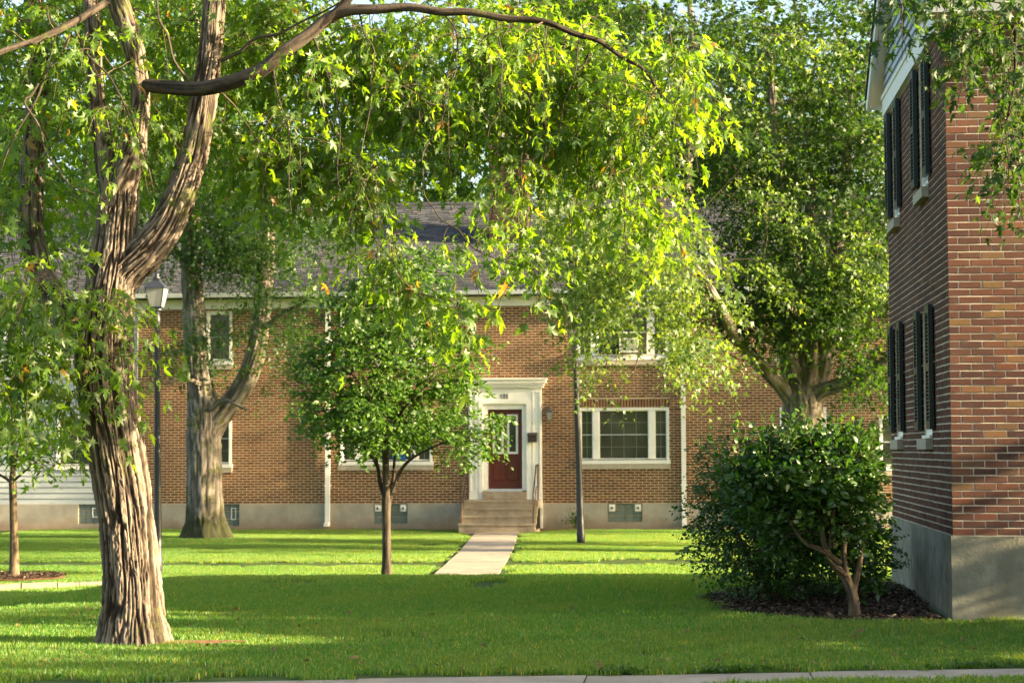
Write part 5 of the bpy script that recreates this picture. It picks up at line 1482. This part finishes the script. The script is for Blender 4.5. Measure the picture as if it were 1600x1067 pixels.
# ---- sapling at the left edge
Y5 = 30.0
b5 = sap_base.copy(); b5.z = ztf(b5.x, b5.y)
T5 = Tree('sapling', b5, 'slim sapling in a mulch ring at the left edge of the photo')
T5.limb('trunk', LP([(22, 900, 0.075), (22, 860, 0.066), (21, 800, 0.06), (20, 755, 0.062), (20, 735, 0.045), (21, 690, 0.036), (20, 640, 0.026), (20, 580, 0.012)], Y5), M['bark_bush'], 24, 0.05, 0.008, 25, 0.25, 0.04, 71)
for q in ([(20, 755, 0.026), (0, 742, 0.022), (-30, 735, 0.012)], [(20, 752, 0.024), (40, 735, 0.018, -0.2), (70, 710, 0.010, -0.4)], [(21, 740, 0.022), (32, 690, 0.014, 0.3), (60, 640, 0.008, 0.4)], [(20, 738, 0.02), (8, 690, 0.012, 0.2), (-20, 630, 0.007, 0.3)]):
    T5.limb('branch', LP(q, Y5), M['bark_bush'], 8, 0.06, 0.0, 10, 0, 0.03, 72)
B5 = np.concatenate([blob(60, 690, 65, 50, Y5, 0.8, 90), blob(15, 640, 70, 70, Y5, 0.8, 100), blob(-50, 680, 60, 60, Y5, 0.8, 60), blob(30, 575, 60, 50, Y5, 0.6, 60)])
d5 = T5.connect(B5, 0.003, 0.012, 0.02, 0.08, skip_low=8)
T5.sprays(B5, d5, 0.30, 13, 0.085, T_OVAL, M['leaf_young'], droop=0.25, hang=0.25, flat=0.5, width=0.06, tshift=np.full(len(B5), 0.2))
T5.finish_twigs(M['twig_dark'])

# ---- shrubs in the bed
Y6 = 17.35
b6 = P(1333, 960, Y6); b6.z = ztf(b6.x, b6.y)
T6 = Tree('tall_shrub', b6, 'broad leafy shrub with a bare crooked stem beside the near house', 'shrub')
T6.limb('stem', LP([(1335, 968, 0.046), (1334, 940, 0.043), (1324, 908, 0.038), (1303, 880, 0.032), (1289, 852, 0.027), (1282, 815, 0.022), (1270, 770, 0.026), (1245, 730, 0.016)], Y6), M['bark_bush'], 30, 0.03, 0.010, 30, 0.25, 0.08, 81)
for k, q in enumerate(([(1330, 925, 0.035), (1318, 870, 0.03, 0.1), (1322, 820, 0.026, 0.15), (1320, 760, 0.018, 0.2), (1335, 710, 0.01, 0.2)], [(1312, 880, 0.03), (1285, 860, 0.024, -0.1), (1255, 845, 0.016, -0.15), (1225, 800, 0.010, -0.2)], [(1300, 855, 0.03), (1302, 800, 0.022, -0.1), (1310, 740, 0.014, -0.15), (1320, 700, 0.008, -0.2)], [(1322, 900, 0.022), (1305, 885, 0.018, -0.15), (1290, 868, 0.012, -0.2)], [(1333, 930, 0.03), (1345, 870, 0.024, 0.2), (1358, 800, 0.016, 0.3), (1370, 740, 0.008, 0.3)])):
    T6.limb('stem', LP(q, Y6), M['bark_bush'], 12, 0.04, 0.004, 30, 0, 0.06, 82 + k)
B6 = np.concatenate([blob(1258, 745, 108, 48, Y6, 0.65, 330), blob(1320, 735, 46, 48, Y6 + 0.1, 0.5, 140), blob(1190, 752, 50, 42, Y6, 0.5, 95), blob(1240, 795, 90, 45, Y6 + 0.1, 0.6, 160), blob(1322, 795, 55, 50, Y6 + 0.2, 0.5, 110), blob(1280, 710, 80, 24, Y6, 0.5, 80), blob(1345, 870, 36, 60, Y6 + 0.5, 0.4, 90), blob(1250, 850, 60, 40, Y6 + 0.4, 0.4, 60), blob(1225, 690, 60, 14, Y6, 0.35, 26), blob(1320, 690, 40, 16, Y6, 0.3, 18)])
d6 = T6.connect(B6, 0.003, 0.010, 0.0, 0.08, skip_low=12)
T6.sprays(B6, nrm_(d6 + np.array([0, 0, 0.35])), 0.17, 15, 0.072, T_OVAL, M['leaf_bush'], droop=0.1, hang=0.05, flat=0.55, width=0.035, spread=0.7)
top6 = np.concatenate([blob(1260, 705, 110, 22, Y6, 0.5, 34), blob(1340, 715, 50, 25, Y6, 0.4, 14), blob(1150, 740, 30, 30, Y6, 0.4, 12)])
T6.sprays(top6, nrm_(RNG.normal(0, 0.45, (len(top6), 3)) + np.array([0, 0, 1.0])), 0.30, 17, 0.066, T_OVAL, M['leaf_bush'], name='shoots', droop=0.05, hang=-0.3, flat=0.5, stem=True, width=0.03, tshift=np.full(len(top6), 0.3))
T6.finish_twigs(M['bark_bush'] if False else M['twig_dark'])
Y7 = 19.3
b7 = P(1205, 925, Y7); b7.z = ztf(b7.x, b7.y)
T7 = Tree('low_shrub', b7, 'dense dark fine leaved shrub left of the bare stemmed shrub', 'shrub')
for k, (ex, ey, dy) in enumerate(((1120, 760, -0.2), (1160, 740, 0.2), (1200, 760, 0.0), (1250, 800, 0.2), (1290, 850, 0.1), (1150, 830, -0.4), (1220, 700, 0.3))):
    T7.limb('stem', LP([(1205 + k * 4 - 12, 930, 0.022), ((1205 + ex) / 2, (925 + ey) / 2 + 10, 0.016, dy / 2), (ex, ey, 0.006, dy)], Y7), M['bark_bush'], 8, 0.06, 0.0, 20, 0, 0.04, 91 + k)
B7 = np.concatenate([blob(1200, 850, 88, 72, Y7, 0.8, 520), blob(1130, 775, 50, 55, Y7, 0.5, 150), blob(1180, 765, 70, 65, Y7 + 0.1, 0.6, 190), blob(1115, 715, 32, 30, Y7, 0.3, 14), blob(1290, 865, 75, 60, Y7 + 0.5, 0.6, 260), blob(1105, 835, 30, 45, Y7 - 0.1, 0.4, 36), blob(1375, 865, 25, 60, Y7 + 0.9, 0.3, 40)])
d7 = T7.connect(B7, 0.002, 0.008, 0.0, 0.08)
T7.sprays(B7, nrm_(d7 + np.array([0, 0, 0.1])), 0.26, 22, 0.043, T_OVAL, M['leaf_bush'], droop=0.25, hang=0.2, flat=0.5, width=0.03)
T7.finish_twigs(M['twig_dark'])

# ---- tree outside the right edge whose branch hangs before the near house
Y8 = 13.4
b8 = Vector((6.6, 11.0, 0)); b8.z = ztf(b8.x, b8.y)
T8 = Tree('roadside_maple_tree', b8, 'maple branch hanging in front of the near house at the upper right corner')
T8.limb('trunk', [(6.6, 11.0, -0.2, 0.3), (6.6, 11.0, 1.0, 0.24), (6.55, 11.0, 2.2, 0.22), (6.5, 11.0, 3.6, 0.2), (6.6, 11.0, 5.2, 0.16), (6.7, 11.1, 7.5, 0.1), (6.8, 11.1, 9.5, 0.05)], M['bark_maple'], 40, 0.06, 0.03, 14, 0.3, 0.05, 101)
pr = [P(1598, -20, Y8), P(1587, 60, Y8), P(1585, 130, Y8), P(1572, 200, Y8), P(1578, 260, Y8)]
T8.limb('branch', [(6.5, 11.0, 4.2, 0.08), (5.0, 12.3, 5.7, 0.055), (3.4, 13.3, 5.6, 0.035)] + [(p.x, p.y, p.z, r_) for p, r_ in zip(pr, (0.02, 0.013, 0.010, 0.007, 0.004))], M['bark_dark'], 10, 0.06, 0.0, 10, 0, 0.03, 102)
pr = [P(1540, -40, Y8), P(1460, -30, Y8), P(1390, -10, Y8)]
T8.limb('branch', [(6.5, 11.0, 4.6, 0.07), (4.8, 12.2, 6.1, 0.045), (3.0, 13.2, 5.4, 0.03)] + [(p.x, p.y, p.z, r_) for p, r_ in zip(pr, (0.018, 0.012, 0.006))], M['bark_dark'], 10, 0.06, 0.0, 10, 0, 0.03, 103)
B8 = np.concatenate([blob(1545, 40, 60, 45, Y8, 0.5, 34), blob(1590, 130, 30, 80, Y8, 0.4, 26), blob(1585, 245, 38, 45, Y8, 0.4, 26), blob(1400, -6, 45, 14, Y8, 0.3, 9), blob(1500, -30, 80, 30, Y8, 0.4, 20)])
Bo = RNG.normal(0, 1, (120, 3)); Bo = nrm_(Bo) * (RNG.uniform(0.1, 1, 120) ** (1 / 3))[:, None] * np.array([1.9, 1.9, 1.6]) + np.array([6.7, 11.0, 10.6])
B8 = np.concatenate([B8, Bo])
d8 = T8.connect(B8, 0.004, 0.03, 0.05, 0.1, skip_low=16)
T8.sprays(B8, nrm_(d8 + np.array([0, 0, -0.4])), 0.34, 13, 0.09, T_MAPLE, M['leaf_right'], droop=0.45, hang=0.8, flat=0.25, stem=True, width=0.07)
T8.finish_twigs(M['twig_dark'])

# ---- trees behind the far house
def back_tree(px, Y, zc, rx, rz, n, label, seed, tr=0.35, leaf=0.28, per=19, lo=None):
    c = P(px, 700, Y); base = Vector((c.x, Y, -0.6))
    T = Tree('background_tree', base, label, 'tree', 'trees behind the brick house')
    T.limb('trunk', [(c.x, Y, -0.8, tr), (c.x + 0.1, Y, 3, tr * 0.8), (c.x - 0.1, Y + 0.2, zc - rz * 0.3, tr * 0.6), (c.x + 0.2, Y, zc + rz * 0.3, tr * 0.4), (c.x, Y, zc + rz * 0.8, tr * 0.15)], M['bark_far'], 14, 0.3, 0.03, 8, 0.3, 0.05, seed)
    k = max(6, n // 90)
    cen = nrm_(RNG.normal(0, 1, (k, 3))) * (RNG.uniform(0.15, 1, k) ** (1 / 3))[:, None] * np.array([rx, rx * 0.7, rz]) * 0.8
    pts = cen[RNG.integers(0, k, n)] + RNG.normal(0, 0.24, (n, 3)) * np.array([rx, rx * 0.7, rz])
    q = pts + np.array([c.x, Y, zc])
    hub = q[:min(n, 160)]
    T.connect(hub, 0.02, 0.10, 0.08, 0.1, skip_low=3)
    T.finish_twigs(M['twig_dark'])
    dd = nrm_(pts + RNG.normal(0, 0.4, pts.shape))
    T.sprays(q, dd, 1.0, per, leaf, T_KITE, M['leaf_back'], droop=0.4, hang=0.35, flat=0.5, width=0.22)
BT = [(-60, 63, 11, 4.5, 6.5, 640, 'tall green tree behind the roof at the left edge'), (130, 70, 12.5, 5.0, 7.5, 700, 'tall tree behind the clapboard part of the house'), (330, 62, 11.5, 4.2, 6.0, 620, 'green tree rising behind the roof above the old forked tree'),
      (500, 74, 13, 5.0, 8.0, 700, 'tall tree behind the roof left of the young tree'), (640, 80, 11.0, 4.6, 6.2, 420, 'hazy pale tree behind the roof left of the chimney'), (800, 66, 14.5, 4.2, 5.0, 480, 'tall tree whose crown stands above the chimney'),
      (930, 72, 13, 4.6, 7.0, 620, 'tree behind the roof right of the chimney'), (1080, 63, 12, 4.4, 7.0, 640, 'leafy tree behind the roof between chimney and near house'), (1250, 68, 12, 4.8, 7.5, 560, 'tree behind the roof hidden partly by the big shade tree'), (1420, 64, 12, 5.0, 7.5, 480, 'tree behind the roof just left of the near gable'),
      (230, 92, 17, 6.5, 10, 620, 'distant tall tree far behind the left roof'), (20, 96, 17, 6.5, 10, 600, 'distant tall tree far behind the clapboard bay'), (430, 98, 18, 6.5, 10, 560, 'distant tall tree seen between the maple limbs'), (700, 100, 18, 7, 9, 480, 'distant tall tree far behind the middle of the roof'), (1000, 96, 18, 7, 10, 560, 'distant tall tree far behind the right part of the roof')]
for i, a in enumerate(BT): back_tree(*a, 200 + i)

# ---- unseen trees added outside the frame to shade the lawn and the far house
def side_tree(x, y, zc, rx, rz, n, label, seed, leaf=0.22):
    z0 = ztf(x, y)
    T = Tree('added_shade_tree', (x, y, z0), label, 'tree', 'added trees outside the right edge')
    T.limb('trunk', [(x, y, z0 - 0.3, 0.3), (x + 0.1, y, 2, 0.25), (x, y + 0.2, zc - rz * 0.3, 0.2), (x + 0.2, y, zc + rz * 0.3, 0.12), (x, y, zc + rz * 0.8, 0.05)], M['bark_far'], 16, 0.2, 0.03, 8, 0.3, 0.05, seed)
    k = max(6, n // 40)
    cen = nrm_(RNG.normal(0, 1, (k, 3))) * (RNG.uniform(0.15, 1, k) ** (1 / 3))[:, None] * np.array([rx, rx, rz]) * 0.85
    pts = cen[RNG.integers(0, k, n)] + RNG.normal(0, 0.17, (n, 3)) * np.array([rx, rx, rz])
    q = pts + np.array([x, y, zc])
    T.connect(q[:120], 0.015, 0.08, 0.08, 0.1, skip_low=3); T.finish_twigs(M['twig_dark'])
    T.sprays(q, nrm_(pts + RNG.normal(0, 0.4, pts.shape)), 0.9, 16, leaf, T_KITE, M['leaf_right'], droop=0.4, hang=0.35, flat=0.5, width=0.2)
ST = [(18, 46.0, 6.3, 1.9, 3.2, 130, 'unseen tree added right of the frame to shade part of the far facade'), (25, 44.7, 9.0, 2.0, 3.6, 120, 'tall unseen tree added right of the frame to shade the left part of the far facade'), (33, 42.0, 13.0, 2.4, 4.5, 240, 'unseen tree added far right of the frame to shade the clapboard bay'),
      (15.5, 38.2, 9.2, 3.3, 5.4, 520, 'large unseen tree added right of the frame to shade the big shade tree'),
      (6.4, 15.75, 2.3, 1.15, 1.9, 190, 'small unseen tree added close to the near house front to shade the lawn'), (13.4, 10.9, 2.75, 1.25, 2.7, 360, 'taller unseen tree added right of the frame to shade the near lawn')]
for i, a in enumerate(ST): side_tree(*a, 300 + i)

# ---- unseen clipped hedge added outside the right edge to shade the near grass
HX, HH = 9.6, 3.5
TH = Tree('added_shade_hedge', (HX, 12.4, ztf(HX, 12.4)), 'tall unseen clipped hedge added right of the frame to shade the lawn', 'hedge')
for k in range(12):
    yk = 8.6 + k * 0.69
    TH.limb('stem', [(HX, yk, -0.15, 0.05), (HX + 0.08 * math.sin(k), yk + 0.1, 1.3, 0.035), (HX - 0.06, yk, 2.7, 0.012)], M['bark_bush'], 7, 0.2, 0.0, 10, 0, 0.05, 420 + k)
Bh = np.stack([RNG.uniform(HX - 0.5, HX + 0.5, 2000), RNG.uniform(8.2, 16.4, 2000), (1 - RNG.uniform(0, 1, 2000) ** 1.25) * (HH - 0.15) + 0.05], -1)
TH.connect(Bh[:200], 0.004, 0.012, 0.0, 0.08); TH.finish_twigs(M['twig_dark'])
TH.sprays(Bh, nrm_(RNG.normal(0, 1, Bh.shape)), 0.28, 16, 0.15, T_KITE, M['leaf_bush'], name='foliage', droop=0.1, hang=0.1, flat=0.3, width=0.1)

# ---- small weed at the far foundation
wb = P(901, 818, YF - 0.35); wb.z = ztf(wb.x, wb.y)
T9 = Tree('small_plant', wb, 'tiny green plant growing at the foundation left of the basement window', 'plant')
for k in range(7):
    a = k * 0.9
    T9.limb('stem', [(wb.x, wb.y, wb.z - 0.05, 0.008), (wb.x + 0.06 * math.cos(a), wb.y + 0.06 * math.sin(a), wb.z + 0.18, 0.006), (wb.x + 0.13 * math.cos(a), wb.y + 0.13 * math.sin(a), wb.z + 0.38, 0.003)], M['twig'], 5, 0.1, 0.0, 10, 0, 0, 400 + k)
B9 = np.array([wb.x, wb.y, wb.z + 0.25]) + RNG.normal(0, 1, (46, 3)) * np.array([0.11, 0.08, 0.13])
T9.sprays(B9, nrm_(RNG.normal(0, 1, (46, 3))), 0.12, 8, 0.06, T_OVAL, M['leaf_young'], width=0.03)

# ==================================================================== LITTER AND WEEDS
def fallen_leaves():
    n = 420
    x = RNG.uniform(-9, 4, n); y = 13.3 + RNG.uniform(0, 1, n) ** 1.6 * 16
    keep = ~in_poly(x, y, BEDXY) & ~((x > NX - 0.1) & (y > NY0 - 0.1)) & (y > walk_far(x) + 0.1)
    x, y = x[keep], y[keep]; n = len(x)
    pos = np.stack([x, y, zt(x, y) + RNG.uniform(0.02, 0.045, n)], -1)
    ax = RNG.normal(0, 1, (n, 3)); ax[:, 2] *= 0.25
    nm = RNG.normal(0, 0.35, (n, 3)); nm[:, 2] += 1
    me = leaves_mesh('fallen_leaves', pos, ax, nm, RNG.uniform(0.04, 0.085, n), np.clip(RNG.normal(0.7, 0.25, n), 0, 1), T_MAPLE, (0, 0, 0))
    o = link('fallen_leaves', me, M['dead_leaf'])
    tag(o, 'scattered dry fallen leaves lying in the lawn', 'leaves', None, 'stuff')
M['dead_leaf'] = leaf_mat('dead_leaf', [(0.0, (0.10, 0.055, 0.025)), (0.5, (0.19, 0.12, 0.05)), (0.8, (0.26, 0.19, 0.07)), (1.0, (0.12, 0.17, 0.03))], (1.3, 1.2, 0.8), 0.3, 0.02)
fallen_leaves()
def weeds():
    n = 150
    x = np.concatenate([RNG.uniform(-6, 4, n // 4), RNG.normal(-0.5, 0.12, n // 4), RNG.normal(0.35, 0.18, n // 4), RNG.normal(2.0, 0.2, n - 3 * (n // 4))])
    y = walk_far(x) + np.abs(RNG.normal(0.05, 0.10, n)) + 0.0
    base = np.stack([x, y, zt(x, y) - 0.01], -1)
    per = 9
    a = RNG.uniform(0, 6.283, (n, per)); el = RNG.uniform(0.3, 1.1, (n, per))
    ax = np.stack([np.cos(a) * np.cos(el), np.sin(a) * np.cos(el), np.sin(el)], -1)
    pos = base[:, None] + ax * RNG.uniform(0.0, 0.03, (n, per, 1))
    nm = RNG.normal(0, 0.4, (n, per, 3)); nm[..., 2] += 1
    me = leaves_mesh('edge_weeds', pos.reshape(-1, 3), ax.reshape(-1, 3), nm.reshape(-1, 3), RNG.uniform(0.02, 0.045, n * per), RNG.uniform(0, 0.95, n * per), T_OVAL, (0, 0, 0))
    tag(link('edge_weeds', me, M['leaf_young']), 'low broadleaf weeds along the edge of the sidewalk', 'weeds', None, 'stuff')
weeds()
